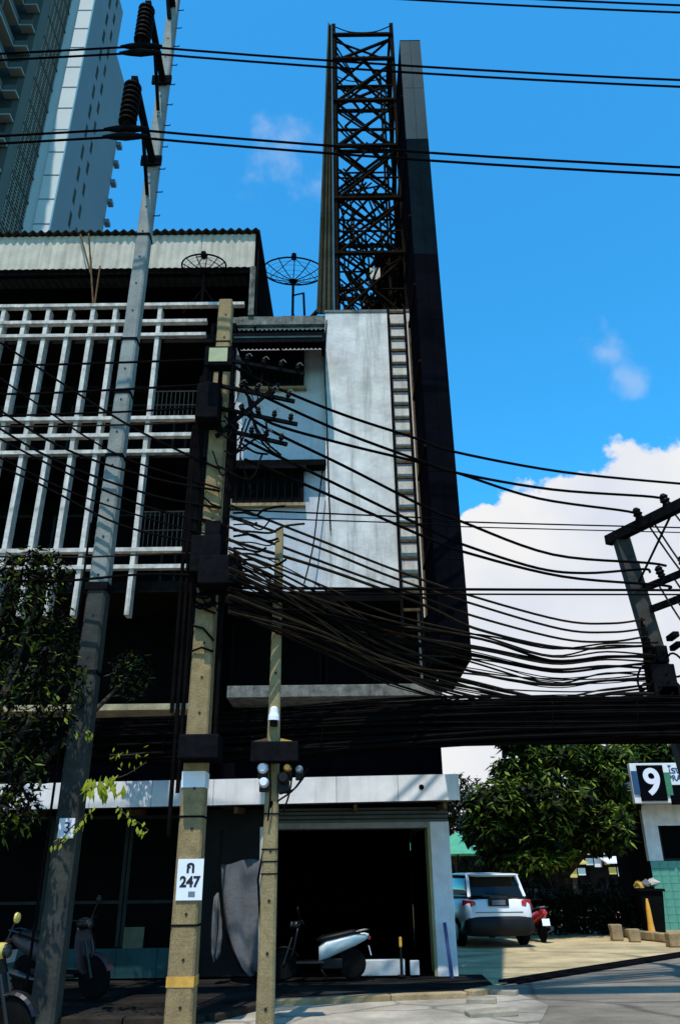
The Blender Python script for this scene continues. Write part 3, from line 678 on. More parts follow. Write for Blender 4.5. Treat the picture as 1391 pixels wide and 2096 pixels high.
for k in range(14):
    z = 13.0 + k * .62; MB().tube([(PX + pole_w(z) / 2 - .01, PY, z), (PX + pole_w(z) / 2 + .12, PY, z), (PX + pole_w(z) / 2 + .12, PY, z + .03)], .011, 5).build('climbing_peg', steel2, TP)
tips = [((303, 5), (330, 165)), ((275, 160), (308, 330))]
ins_lab = ['brown disc insulator string hanging from the upper pole bracket', 'brown disc insulator string hanging from the lower pole bracket']
hvz = []
for i, (tp, bs) in enumerate(tips):
    pb = at(bs[0], bs[1], PY - .15); zb = pb.z
    d = pxdir(*tp); t = (zb - EYE) / d.z; tip = d * t + V((0, 0, EYE)); tip.z = zb
    MB().beam((PX + .02, PY - .12, zb), tip, .11, .13).build('bracket', steel2, TP)
    MB().beam((PX, PY - .14, zb - .9), (V((PX, PY - .14, zb)).lerp(tip, .55)) - V((0, 0, .07)), .06, .06).build('bracket_stay', steel2, TP)
    MB().box(PX - .2, PX + .2, PY - .19, PY - .14, zb - .12, zb + .12).build('bracket_plate', steel2, TP)
    bot = 1.42; top = tip - V((0, .0, .06))
    I = thing('insulator_string', ins_lab[i], 'insulator', tuple(top - V((0, 0, bot))), 'disc insulator strings on the tall pole')
    MB().tube([top + V((0, 0, .06)), top - V((0, 0, .14))], .025).build('shackle', steel2, I)
    for k in range(8):
        z = top.z - .16 - k * .125
        MB().lathe((top.x, top.y, z), [(.03, .03), (.05, .02), (.155, -.02), (.15, -.045), (.07, -.05), (.04, -.08)], 14).build('disc', porc, I, smooth=False)
    MB().tube([top - V((0, 0, 1.14)), top - V((0, 0, 1.42))], .025).build('clamp_stem', steel2, I)
    for k, dz in enumerate((1.22, 1.40)):
        c = top - V((0, -.0, dz))
        MB().loft([[(c.x + dx, c.y + r * math.cos(a), c.z + r * math.sin(a)) for a in [2 * math.pi * j / 8 for j in range(8)]] for dx, r in ((-.38, .022), (-.22, .05), (0, .07), (.22, .05), (.38, .022))]).build('clamp', steel2, I)
        hvz.append(c)
# third bracket above the frame carries the top pair
zb = 19.2; tip = V((PX + .05, PY - 1.7, zb)); MB().beam((PX + .02, PY - .12, zb), tip, .11, .13).build('bracket', steel2, TP)
MB().tube([at(343, -20, 10.9), at(347, 40, 10.9)], .05, 6).build('bracket_stay', steel2, TP)
MB().tube([tip, tip - V((0, 0, 1.84))], .09, 8).build('insulator_stub', porc, TP)
hvz += [tip - V((0, 0, 1.62)), tip - V((0, 0, 1.84))]
p = at(137, 1695, PY - .2); plx = box('number_plate', plate_w, TP, p.x - .11, p.x + .09, PY - .19, PY - .165, p.z - .12, p.z + .12)
text('number', '3', .19, (p.x + .0, PY - .1925, p.z), inkm, plx, .002)
MB().tube([(PX - .2, PY - .21, .1), (PX - .19, PY - .2, 6.5)], .018, 6).build('earth_wire', cablem, TP)

def hv(c, label, group):
    pts = []
    for k in range(-20, 41):
        x = c.x + k * 1.0; xx = (x - c.x)
        if xx >= 0: u = xx / 44; z = c.z - 4 * 1.6 * u * (1 - u)
        else: u = -xx / 44; z = c.z - 4 * .75 * u * (1 - u)
        pts.append((x, c.y, z))
    o = MB().tube(pts, .021, 6).build('power_cable', cablem, origin=tuple(c)); tag(o, label, 'cable', group)
hl = ['upper conductor of the pair clamped at the upper insulator string', 'lower conductor of the pair clamped at the upper insulator string',
      'upper conductor of the pair clamped at the lower insulator string', 'lower conductor of the pair clamped at the lower insulator string',
      'upper conductor of the pair crossing the top right sky corner', 'lower conductor of the pair crossing the top right sky corner']
for c, l_ in zip(hvz, hl): hv(c, l_, 'high voltage conductors crossing the sky')

# brown distribution pole with plate 247
QX, QY = -1.89, 10.5
QP = thing('distribution_pole', 'brown concrete power pole bearing white plate 247 and an orange band', 'utility pole', (QX, QY, 0))
def qw(z): return .315 + (.22 - .315) * z / 10.45
sqpole(QX, QY, 0, 10.45, .315, .22, .08).build('shaft', pole_brown, QP)
hole = MB().lathe((QX, QY, 0), [(.0, -.0), (.017, 0), (.017, .01), (0, .01)], 6, (0, -1, 0)).build('bolt_hole', inkm, QP)
for i in range(22):
    h = hole if i == 0 else hole.copy()
    if i: COL.objects.link(h)
    z = .25 + i * .47; h.location = (0.02, -qw(z) / 2 - .001, z)
def band(z, hgt, m_, name='band', x0=1.0):
    w = qw(z) / 2 + .004; return MB().box(QX - w, QX + w, QY - w - .002, QY + w, z, z + hgt).build(name, m_, QP)
zz = at(388, 1611, QY - .18).z; band(zz, at(388, 1578, QY - .18).z - zz, plate_w, 'reflective_band')
zz = at(376, 2022, QY - .19).z; band(zz, at(376, 2004, QY - .19).z - zz + .02, yellow_p, 'painted_band')
for py in (695, 1673, 1897, 1240, 860): z = at(400, py, QY - .18).z; band(z, .025, steel2, 'strap')
p = at(388, 1800, QY - .2); w = qw(p.z) / 2
pl = MB().box(p.x - w - .005, p.x + w + .005, QY - w - .022, QY - w - .008, p.z - .225, p.z + .225).build('number_plate', plate_w, QP)
text('lettering', 'ก', .18, (p.x, QY - w - .024, p.z + .13), inkm, pl, .002, offset=.006)
text('lettering', '247', .16, (p.x, QY - w - .024, p.z - .03), inkm, pl, .002, offset=.006)
MB().box(p.x - .01, p.x + .07, QY - w - .0245, QY - w - .0225, p.z - .19, p.z - .13).build('grey_sticker', tower_g, pl)
# equipment on the pole
for k, (px, py, ln) in enumerate(((470, 738, 1.35), (478, 792, 1.2), (478, 838, 1.25), (478, 878, 1.1))):
    z = at(px, py, QY - .2).z; y = QY - .19
    arm = MB().beam((QX - .25, y, z + .10), (QX + ln, y, z - .28), .05, .055).build('crossarm', steel2, QP)
    for j in range(4):
        t = .42 + j * .17; c = V((QX - .25, y, z + .10)).lerp(V((QX + ln, y, z - .28)), t)
        MB().lathe(c + V((0, -.02, .03)), [(.014, 0), (.036, .02), (.045, .045), (.03, .06), (.04, .08), (.022, .11), (0, .115)], 10, (0.1, -.35, 1)).build('insulator', porc, arm)
        MB().tube([c + V((0, -.05, .14)), c + V((.05, -.07, .15)), c + V((.09, -.05, .11))], .007, 5).build('tie_wire', porc_w, arm)
MB().beam((QX, QY - .17, at(470, 905, QY).z), (QX + .95, QY - .19, at(540, 800, QY).z), .05, .05).build('arm_brace', steel2, QP)
# risers and boxes
for k, dx in enumerate((-.23, -.27, -.31, -.20, .20, .24, .28, -.35)):
    za = 5.2 + .25 * k; zb_ = 9.2 - .17 * k
    MB().tube(crspline([(QX + dx, QY - .1 - .02 * (k % 3), za - 3.4 * (k % 2)), (QX + dx * 1.05, QY - .14, (za + zb_) / 2), (QX + dx * .95, QY - .12, zb_)], 5), .028 if k % 2 else .036, 6).build('riser_cable', cablem, QP)
for (px, py, w, hgt, d) in ((430, 840, .34, .62, .30), (428, 1150, .42, .55, .34), (455, 1185, .55, .42, .4), (414, 1535, .50, .30, .32), (440, 1105, .22, .4, .25)):
    p = at(px, py, QY - .2); MB().box(p.x - w / 2, p.x + w / 2, QY - .2 - d, QY - .1, p.z - hgt / 2, p.z + hgt / 2).build('equipment_box', steel2, QP, bevel=.02)
for k in range(7):
    p = at(rnd.uniform(405, 450), rnd.uniform(1130, 1250), QY - .25)
    MB().tube([p + V((.16 * math.cos(a), -.03 * math.sin(3 * a), .2 * math.sin(a))) for a in [2 * math.pi * j / 14 for j in range(15)]], .018, 5).build('cable_coil', cablem, QP)
for k in range(9):
    z = 4.35 + .27 * k; w = qw(z) / 2 + .02
    MB().tube([(QX - w, QY - w, z + .1 * (k % 3)), (QX, QY - w - .03, z + .05), (QX + w, QY - w, z - .12 * (k % 2))], .016, 5).build('lashing', cablem, QP)
p = at(447, 731, QY - .75)
SL = thing('street_light', 'dark framed street light head with pale square lens on the brown pole', 'street light', tuple(p))
MB().hexa([p + V(v) for v in ((-.21, -.02, -.16), (.21, -.02, -.16), (.17, .28, -.08), (-.17, .28, -.08))], [p + V(v) for v in ((-.21, -.02, .2), (.21, -.02, .2), (.17, .28, .12), (-.17, .28, .12))]).build('housing', steel2, SL, bevel=.02)
MB().box(p.x - .14, p.x + .14, p.y - .035, p.y - .021, p.z - .10, p.z + .15).build('lens', lampglass, SL)
MB().tube([p + V((0, .28, .02)), (QX, QY - .13, p.z - .1)], .035, 8).build('arm', steel2, SL)

# slim tan pole with meters
NX, NY = -.92, 10.5
NP = thing('meter_pole', 'slim tan concrete pole before the shop opening carrying electricity meters', 'utility pole', (NX, NY, 0))
q = MB(); rings = []
for z, w in ((0, .205), (3.0, .16), (6.22, .105)):
    h = w / 2; k = h * .75; rings.append([(NX + .03 * z / 6 + a, NY + b, z) for a, b in ((-k, -h), (k, -h), (h, -k), (h, k), (k, h), (-k, h), (-h, k), (-h, -k))])
q.loft(rings).build('shaft', pole_old, NP)
hole = MB().lathe((NX, NY, 0), [(.0, -.0), (.018, 0), (.018, .01), (0, .01)], 6, (0, -1, 0)).build('bolt_hole', inkm, NP)
for i in range(11):
    h = hole if i == 0 else hole.copy()
    if i: COL.objects.link(h)
    z = .22 + i * .55; h.location = (.01 + .03 * z / 6, -(.205 - .0155 * z) / 2 - .001, z)
for py in (1668, 1740, 1765, 1790): z = at(552, py, NY).z; MB().box(NX - .092, NX + .106, NY - .096, NY + .09, z, z + .015).build('strap', steel2, NP)
# meter cabinet, crossbar, jar
p = at(563, 1540, NY - .16); MB().box(p.x - .30, p.x + .30, NY - .30, NY - .09, p.z - .13, p.z + .12).build('meter_cabinet', steel2, NP, bevel=.015)
a, b = at(520, 1521, NY - .2), at(548, 1514, NY - .2); MB().beam(a, b, .05, .04).build('crossbar', rust, NP)
a, b = at(574, 1515, NY - .2), at(605, 1522, NY - .2); MB().beam(a, b, .05, .04).build('crossbar', yellow_p, NP)
p = at(560, 1475, NY - .14); MB().lathe(p, [(.075, 0), (.072, .05), (.058, .1), (.05, .16), (.03, .18), (0, .18)], 12).build('insulator_cap', plate_w, NP)
MB().lathe(p - V((0, 0, .07)), [(.05, 0), (.05, .07), (0, .07)], 10).build('cap_base', steel2, NP)
for k, (px, py, w, hgt, m_) in enumerate(((538, 1572, .14, .2, plate_w), (540, 1602, .13, .17, plate_w), (580, 1592, .16, .3, blackpl), (588, 1572, .1, .24, orangel), (612, 1575, .1, .2, tower_g))):
    p = at(px, py, NY - .16); c = MB().lathe((p.x, NY - .12, p.z), [(w / 2, 0), (w / 2, .06), (w / 2.4, .1), (w / 3, .13), (0, .13)], 12, (0, -1, 0)).build('meter', m_, NP)
    MB().box(p.x - w / 2.2, p.x + w / 2.2, NY - .14, NY - .04, p.z - hgt * .6, p.z - hgt * .1).build('meter_base', blackpl, NP)
for (a, b) in (((630, 1572), (568, 1640)), ((622, 1590), (572, 1625)), ((600, 1560), (580, 1660)), ((552, 1560), (548, 1680))): MB().tube(crspline([at(*a, NY - .2), (at(*a, NY - .2) + at(*b, NY - .15)) / 2 + V((.02, 0, -.05)), at(*b, NY - .15)], 5), .012, 5).build('drop_wire', cablem, NP)
o = MB().tube([at(537, 2110, NY + .15), at(538, 1900, NY + .15), at(541, 1693, NY + .15)], .055, 10).build('conduit', creampipe, origin=(-1.02, NY + .15, 0)); tag(o, 'cream plastic conduit pipe standing against the slim tan pole', 'conduit')
o = MB().tube([at(531, 2100, NY + .05), at(533, 1900, NY + .05), at(528, 1800, NY + .05), at(548, 1690, NY), at(556, 1640, NY - .1)], .014, 6).build('cable', cablem, origin=(-1.05, NY, 0)); tag(o, 'thin black cable running up beside the cream conduit', 'cable')

# right portal pole
RY = 14.0
rp0, rp1 = at(1270, 1102, RY), at(1362, 1420, RY); rdir = (rp1 - rp0) / (rp1.z - rp0.z); rb = rp0 + rdir * (0 - rp0.z)
RP = thing('portal_pole', 'dark leaning steel pole with slanted insulator arms at the right edge', 'utility pole', tuple(rb))
MB().beam(rb, rp0 + rdir * .05, .27, .22).build('shaft', mat('dark_pole_face', (.045, .04, .034), .8, .5, 6, .3, streak=.4, dirt=(.02, .02, .02)), RP)
MB().beam(rb + V((.16, -.02, 0)), at(1290, 1150, RY - .02) + V((.10, 0, 0)), .07, .10).build('side_channel', rust, RP)
ax = V((.45, -.9, 0)).normalized()
def arm(px, py, back, fwd, w, name='crossarm'):
    p = at(px, py, RY - .12); MB().beam(p - ax * back, p + ax * fwd, w, w * 1.1).build(name, steel2, RP); return p
def pin(p, tilt=(-.3, -.1, 1), s=1.0):
    MB().lathe(p, [(.03 * s, 0), (.075 * s, .05 * s), (.055 * s, .08 * s), (.085 * s, .12 * s), (.06 * s, .15 * s), (.075 * s, .19 * s), (.03 * s, .24 * s), (0, .245 * s)], 12, tilt).build('insulator', porc, RP)
p0 = arm(1270, 1094, .35, 3.2, .17)
A1, A2 = p0 + ax * .52, p0 + ax * 1.18
for a in (A1, A2, p0 + ax * 1.9): pin(a + V((0, 0, .08)), s=1.1)
p1 = arm(1318, 1204, 0, 1.05, .10); p2 = arm(1332, 1247, 0, 1.05, .10)
pin(p1 + ax * .45 + V((0, 0, .05))); pin(p1 + ax * .98 + V((0, 0, .05))); pin(p2 + ax * .95 + V((0, 0, .05)))
MB().tube([p0 + ax * 1.25 - V((0, 0, .05)), at(1306, 1192, RY - .1)], .022, 6).build('arm_brace', steel2, RP)
for k in range(5):
    a = at(1312 + 5 * k, 1265 + 14 * k, RY - .2); b = at(1330 + 6 * k, 1450, RY - .2); MB().tube(crspline([a, (a + b) / 2 + V((-.06, -.1, 0)), b], 5), .022, 5).build('riser_cable', cablem, RP)
for (px, py, w, hgt) in ((1350, 1400, .42, .6), (1375, 1450, .6, .7), (1372, 1490, .8, .5), (1345, 1345, .2, .3), (1372, 1305, .12, .1), (1378, 1325, .1, .1)):
    p = at(px, py, RY - .25); MB().box(p.x - w / 2, p.x + w / 2, RY - .5, RY - .15, p.z - hgt / 2, p.z + hgt / 2).build('equipment_box', steel2, RP, bevel=.02)
for k in range(8):
    p = at(rnd.uniform(1318, 1385), rnd.uniform(1340, 1440), RY - .45); rr = rnd.uniform(.14, .26)
    MB().tube([p + V((rr * .8 * math.cos(a), .05 * math.sin(2 * a), rr * math.sin(a))) for a in [2 * math.pi * j / 16 for j in range(17)]], .02, 5).build('cable_coil', cablem, RP)

# ------------------------------------------------------------------ cables between the poles
def wire(label, pts, Y0, Y1, r=.024, m_=cablem, group='covered power cables between the two poles', cat='cable', name='power_cable', x0=480, x1=1340):
    P = [at(px, py, Y0 + (Y1 - Y0) * (px - x0) / (x1 - x0)) for px, py in pts]
    o = MB().tube(crspline(P, 6), r, 6).build(name, m_, origin=tuple(P[0])); tag(o, label, cat, group); return o
wire('topmost covered cable crossing the wall, leaving the frame above the portal arm', [(480, 752), (557, 790), (700, 848), (853, 898), (930, 925), (1150, 966), (1391, 990), (1500, 998)], 10.3, 13.2)
wire('second covered cable across the wall, ending at the upper insulator on the portal arm', [(490, 785), (547, 815), (700, 884), (865, 945), (935, 968), (1130, 1002), (1335, 1017), (1352, 1026)], 10.3, 13.0)
wire('third covered cable across the wall, ending at the lower insulator on the portal arm', [(500, 800), (525, 835), (557, 867), (700, 908), (861, 947), (938, 969), (1100, 1020), (1285, 1047), (1304, 1058)], 10.3, 13.4)
wire('covered cable sagging to the outer insulator of the first small arm', [(490, 830), (537, 872), (700, 952), (870, 1038), (945, 1068), (1130, 1135), (1322, 1152), (1362, 1158)], 10.3, 13.2)
wire('covered cable sagging lowest then rising to the inner insulator of the first small arm', [(500, 900), (560, 930), (626, 961), (882, 1086), (948, 1115), (1100, 1163), (1200, 1173), (1315, 1165), (1330, 1172)], 10.3, 13.5)
wire('covered cable sagging to the insulator of the second small arm', [(500, 940), (622, 991), (878, 1103), (950, 1130), (1150, 1180), (1355, 1198), (1368, 1206)], 10.3, 13.2)
wire('upper of the two thin nearly level wires before the plaster wall', [(470, 1043), (870, 1060), (945, 1068), (1391, 1080), (1500, 1083)], 10.2, 12.6, .013, group='thin level wires')
wire('lower of the two thin nearly level wires before the plaster wall', [(470, 1059), (870, 1072), (945, 1078), (1391, 1090), (1500, 1093)], 10.2, 12.6, .010, group='thin level wires')
wire('upper of the two level wires along the foot of the plaster wall', [(460, 1203), (870, 1206), (1391, 1208), (1500, 1208)], 10.2, 12.4, .022, group='level wires at the wall foot')
wire('lower of the two level wires along the foot of the plaster wall', [(460, 1213), (870, 1216), (1391, 1217), (1500, 1217)], 10.2, 12.4, .015, group='level wires at the wall foot')
low = [('highest of the loose cables drooping below the level pair', [(470, 1035), (492, 1042), (650, 1104), (809, 1167), (965, 1220), (1150, 1270), (1250, 1276), (1318, 1268)], .020),
       ('second of the loose cables drooping below the level pair', [(470, 1058), (488, 1062), (650, 1120), (809, 1184), (970, 1237), (1150, 1288), (1250, 1294), (1318, 1287)], .020),
       ('third of the loose cables drooping below the level pair', [(470, 1080), (486, 1085), (700, 1165), (870, 1225), (972, 1262), (1150, 1308), (1250, 1313), (1322, 1303)], .020),
       ('fourth of the loose cables drooping below the level pair', [(470, 1103), (484, 1110), (680, 1170), (870, 1240), (974, 1287), (1150, 1326), (1322, 1322)], .024)]
for l_, p_, r_ in low: wire(l_, p_, 10.2, 13.7, r_, cable_br, 'loose drooping cables between the two poles')
for k in range(34):
    y0 = rnd.uniform(1105, 1260); ys = 1300 + k * 4.6 + rnd.uniform(-8, 8); ye = 1325 + k * 3.6 + rnd.uniform(-10, 10)
    o = wire('thin telecom cable in the drooping tangle between pole and portal', [(468, y0), (640, y0 * .6 + ys * .4 + rnd.uniform(-14, 14)), (800, y0 * .25 + ys * .75 + rnd.uniform(-6, 10)), (985, ys), (1130, (ys + ye) / 2 + rnd.uniform(12, 30)), (1240, (ys + ye) / 2 + rnd.uniform(5, 20)), (1345, ye)],
             9.9 + rnd.uniform(-.2, .2), 13.8 + rnd.uniform(-.25, .1), rnd.choice((.009, .012, .016, .022)), cable_br if k % 3 else cablem, 'telecom cables in the drooping tangle', name='telecom_cable')
# short cable ends and loops sticking out right of the brown pole
for k in range(12):
    y0 = 1050 + k * 12; L_ = rnd.uniform(45, 115)
    P = [at(478, y0, 10.35), at(478 + L_ * .4, y0 + rnd.uniform(-6, 10), 10.25), at(478 + L_ * .75, y0 + rnd.uniform(4, 14), 10.2), at(478 + L_, y0 + rnd.uniform(-10, 12), 10.15)]
    if k in (0, 3): P += [at(478 + L_ + 25, y0 - 12, 10.15), at(478 + L_ + 45, y0 - 14, 10.15)]
    o = MB().tube(crspline(P, 5), rnd.choice((.012, .018, .014)), 5).build('cable_end', cable_br if k % 2 else cablem, origin=tuple(P[0])); tag(o, 'loose cable end sticking out right of the brown pole before the wall', 'cable', 'loose cable ends at the brown pole')
# service jumpers at the crossarms
for k, pts in enumerate(([(505, 800), (515, 850), (540, 900), (575, 932)], [(512, 815), (520, 870), (545, 915), (600, 950)], [(548, 785), (556, 812), (553, 816)], [(490, 905), (520, 925), (548, 930)], [(480, 930), (520, 900), (545, 890)])):
    o = MB().tube(crspline([at(a, b, 10.2) for a, b in pts], 5), .018, 5).build('jumper_cable', cablem, origin=tuple(at(*pts[0], 10.2))); tag(o, 'black jumper cable curling below the crossarms of the brown pole', 'cable', 'jumper cables on the brown pole')
for k in range(16):
    a = (rnd.uniform(432, 520), rnd.uniform(735, 960)); b = (rnd.uniform(455, 555), a[1] + rnd.uniform(-50, 90)); m_ = ((a[0] + b[0]) / 2 + rnd.uniform(-25, 25), (a[1] + b[1]) / 2 + rnd.uniform(10, 45))
    o = MB().tube(crspline([at(*a, 10.25), at(*m_, 10.05), at(*b, 10.2)], 6), rnd.choice((.008, .012, .016)), 5).build('jumper_cable', cablem, origin=tuple(at(*a, 10.25))); tag(o, 'black jumper cable curling below the crossarms of the brown pole', 'cable', 'jumper cables on the brown pole')
# wires to the left of the brown pole
left = [[(455, 735), (250, 742), (60, 747), (-160, 745)], [(455, 785), (250, 797), (50, 806), (-160, 806)], [(455, 832), (250, 843), (40, 850), (-160, 852)], [(440, 862), (300, 868), (65, 873), (-160, 870)],
        [(455, 1130), (300, 1135), (150, 1140), (-160, 1138)], [(450, 1005), (300, 975), (120, 912), (-60, 800)], [(450, 1040), (300, 1010), (110, 940), (-60, 840)], [(450, 1075), (280, 1030), (100, 950), (-60, 865)],
        [(450, 1000), (240, 930), (60, 815), (-60, 730)], [(450, 1100), (300, 1060), (130, 1000), (-60, 905)], [(450, 960), (330, 905), (230, 850), (60, 740), (-60, 660)], [(450, 1180), (300, 1175), (100, 1190), (-100, 1180)], [(450, 1120), (250, 1075), (80, 990), (-60, 930)]]
for k, pts in enumerate(left):
    P = [at(a, b, 10.3 + .0006 * (455 - a)) for a, b in pts]
    o = MB().tube(crspline(P, 6), (.020, .020, .018, .016, .015)[k % 5], 5).build('power_cable', cable_br if k in (3, 4) else cablem, origin=tuple(P[0]))
    tag(o, {0: 'level black cable crossing the fins just below the top rails', 1: 'level black cable crossing the upper fins halfway down', 2: 'level black cable crossing the fins just above the middle rails', 3: 'brown cable running along the middle balcony rails', 4: 'brown cable running along the lowest balcony rails', 11: 'level black cable passing just under the lowest balcony rails'}.get(k, 'black cable slanting up left from the brown pole across the fins'), 'cable', 'cables running left across the balconies')
# thick telecom bundle along the street
q = MB()
for k in range(230):
    y = 12.0 + rnd.uniform(-.22, .24); z = rnd.uniform(3.38, 3.86) if k < 195 else rnd.uniform(3.8, 4.02); r_ = rnd.choice((.009, .012, .015, .020, .027)); ph = rnd.uniform(0, 6)
    q.tube([(-11 + j * .95, y + .06 * math.sin(ph + j * .5), z + .055 * math.sin(ph * 2 + j * (.25 + .12 * (k % 5))) - .22 / (1 + math.exp(1.1 * (-11 + j * .95 + .3)))) for j in range(29)], r_, 5, False)
o = q.build('cable_bundle', cablem, origin=(0, 12, 3.6)); tag(o, 'thick black bundle of telecom cables strung low along the street', 'cable bundle', kind='stuff')
for k in range(7):
    x = (-4.1, -2.6, -.3, 3.1, 4.35, 5.2, 6.1)[k]; w = MB().tube([V((x + .06 * math.sin(a), 12.0 + .30 * math.cos(a), 3.68 - (.2 if x < 0 else 0) + .37 * math.sin(a))) for a in [2 * math.pi * j / 12 for j in range(13)]], .008, 5).build('lashing_wire', cablem, origin=(x, 12, 3.68))
    tag(w, 'wire tie lashed round the thick low cable bundle', 'tie', 'ties on the low cable bundle')
# service wires dropping right from the portal insulators
for k, (a, b) in enumerate((((1328, 1078), (1420, 1205)), ((1338, 1072), (1420, 1190)), ((1378, 1050), (1430, 1110)), ((1372, 1175), (1420, 1240)), ((1348, 1200), (1420, 1310)), ((1378, 1222), (1420, 1270)))):
    P = [at(*a, 13.4), at((a[0] + b[0]) / 2, (a[1] + b[1]) / 2 + 3, 13.0), at(*b, 12.6)]
    o = MB().tube(crspline(P, 4), .018, 5).build('service_wire', cable_br, origin=tuple(P[0])); tag(o, 'service wire dropping right from the portal pole insulators', 'cable', 'service wires at the portal pole')
# droopy wires on the plaster wall
for lb, pts in (('stained black drop wire hanging down the joint of the plaster wall', [(668, 655), (664, 740), (668, 850), (672, 990), (676, 1085)]), ('second black drop wire hanging left of the wall joint', [(660, 960), (650, 1040), (640, 1120), (622, 1195)])):
    P = [at(a, b, 14.86) for a, b in pts]; o = MB().tube(crspline(P, 6), .016, 5).build('drop_wire', cablem, origin=tuple(P[-1])); tag(o, lb, 'cable')
# ------------------------------------------------------------------ things before the shop
def drape(label, rows, Y, seed):
    r = random.Random(seed); q = MB(); n = 12; vs = []; fs = []; k = len(rows)
    for i_, (y_, xa, xb) in enumerate(rows):
        for j_ in range(n + 1):
            t = j_ / n; p_ = at(xa + (xb - xa) * t, y_ + 6 * math.sin(5 * t + seed), Y)
            p_.y += .05 * math.sin(9 * t + .5 * i_ + seed) + .02 * math.sin(21 * t + i_); vs.append(p_)
    for i_ in range(k - 1):
        for j_ in range(n): a_ = i_ * (n + 1) + j_; fs.append((a_, a_ + 1, a_ + n + 2, a_ + n + 1))
    o_ = q.add(vs, fs).build('tarpaulin', tarpm, origin=tuple(vs[-1]), smooth=True); sd = o_.modifiers.new('thickness', 'SOLIDIFY'); sd.thickness = .012
    return tag(o_, label, 'tarpaulin')
drape('grey tarpaulin hanging to a point left of the slim tan pole', [(1764, 452, 532), (1800, 453, 534), (1850, 457, 536), (1900, 464, 536), (1940, 477, 535), (1970, 491, 534), (1993, 510, 530)], 14.2, 1)
drape('narrow grey tarpaulin strip hanging right beside the brown pole', [(1833, 438, 452), (1870, 434, 455), (1910, 433, 456), (1945, 434, 451), (1963, 439, 444)], 14.1, 2)
o = MB().tube(crspline([at(a, b, 14.0) for a, b in ((455, 1700), (448, 1780), (455, 1870), (470, 1930), (497, 1990))], 6), .02, 6).build('hanging_cable', cablem, origin=tuple(at(497, 1990, 14))); tag(o, 'black cable curving down the left edge of the grey tarpaulin', 'cable')
a, b = at(909, 1888, 14.75), at(926, 2012, 14.72)
o = MB().beam(a, b, .05, .09).build('leaning_plank', blue_p, origin=tuple(b)); tag(o, 'narrow dark blue plank leaning on the white pier', 'plank')
p = onz(833, 2018, .1); BO = thing('bollard', 'slim black post with orange tip inside the shop opening', 'bollard', (p.x, 14.7, .1))
MB().lathe((p.x, 14.7, .1), [(.07, 0), (.07, .02), (.022, .03), (.02, .42), (0, .42)], 10).build('post', blackpl, BO); MB().lathe((p.x, 14.7, .52), [(.022, 0), (.026, .02), (.026, .13), (.015, .15), (0, .15)], 10).build('tip', orangel, BO)

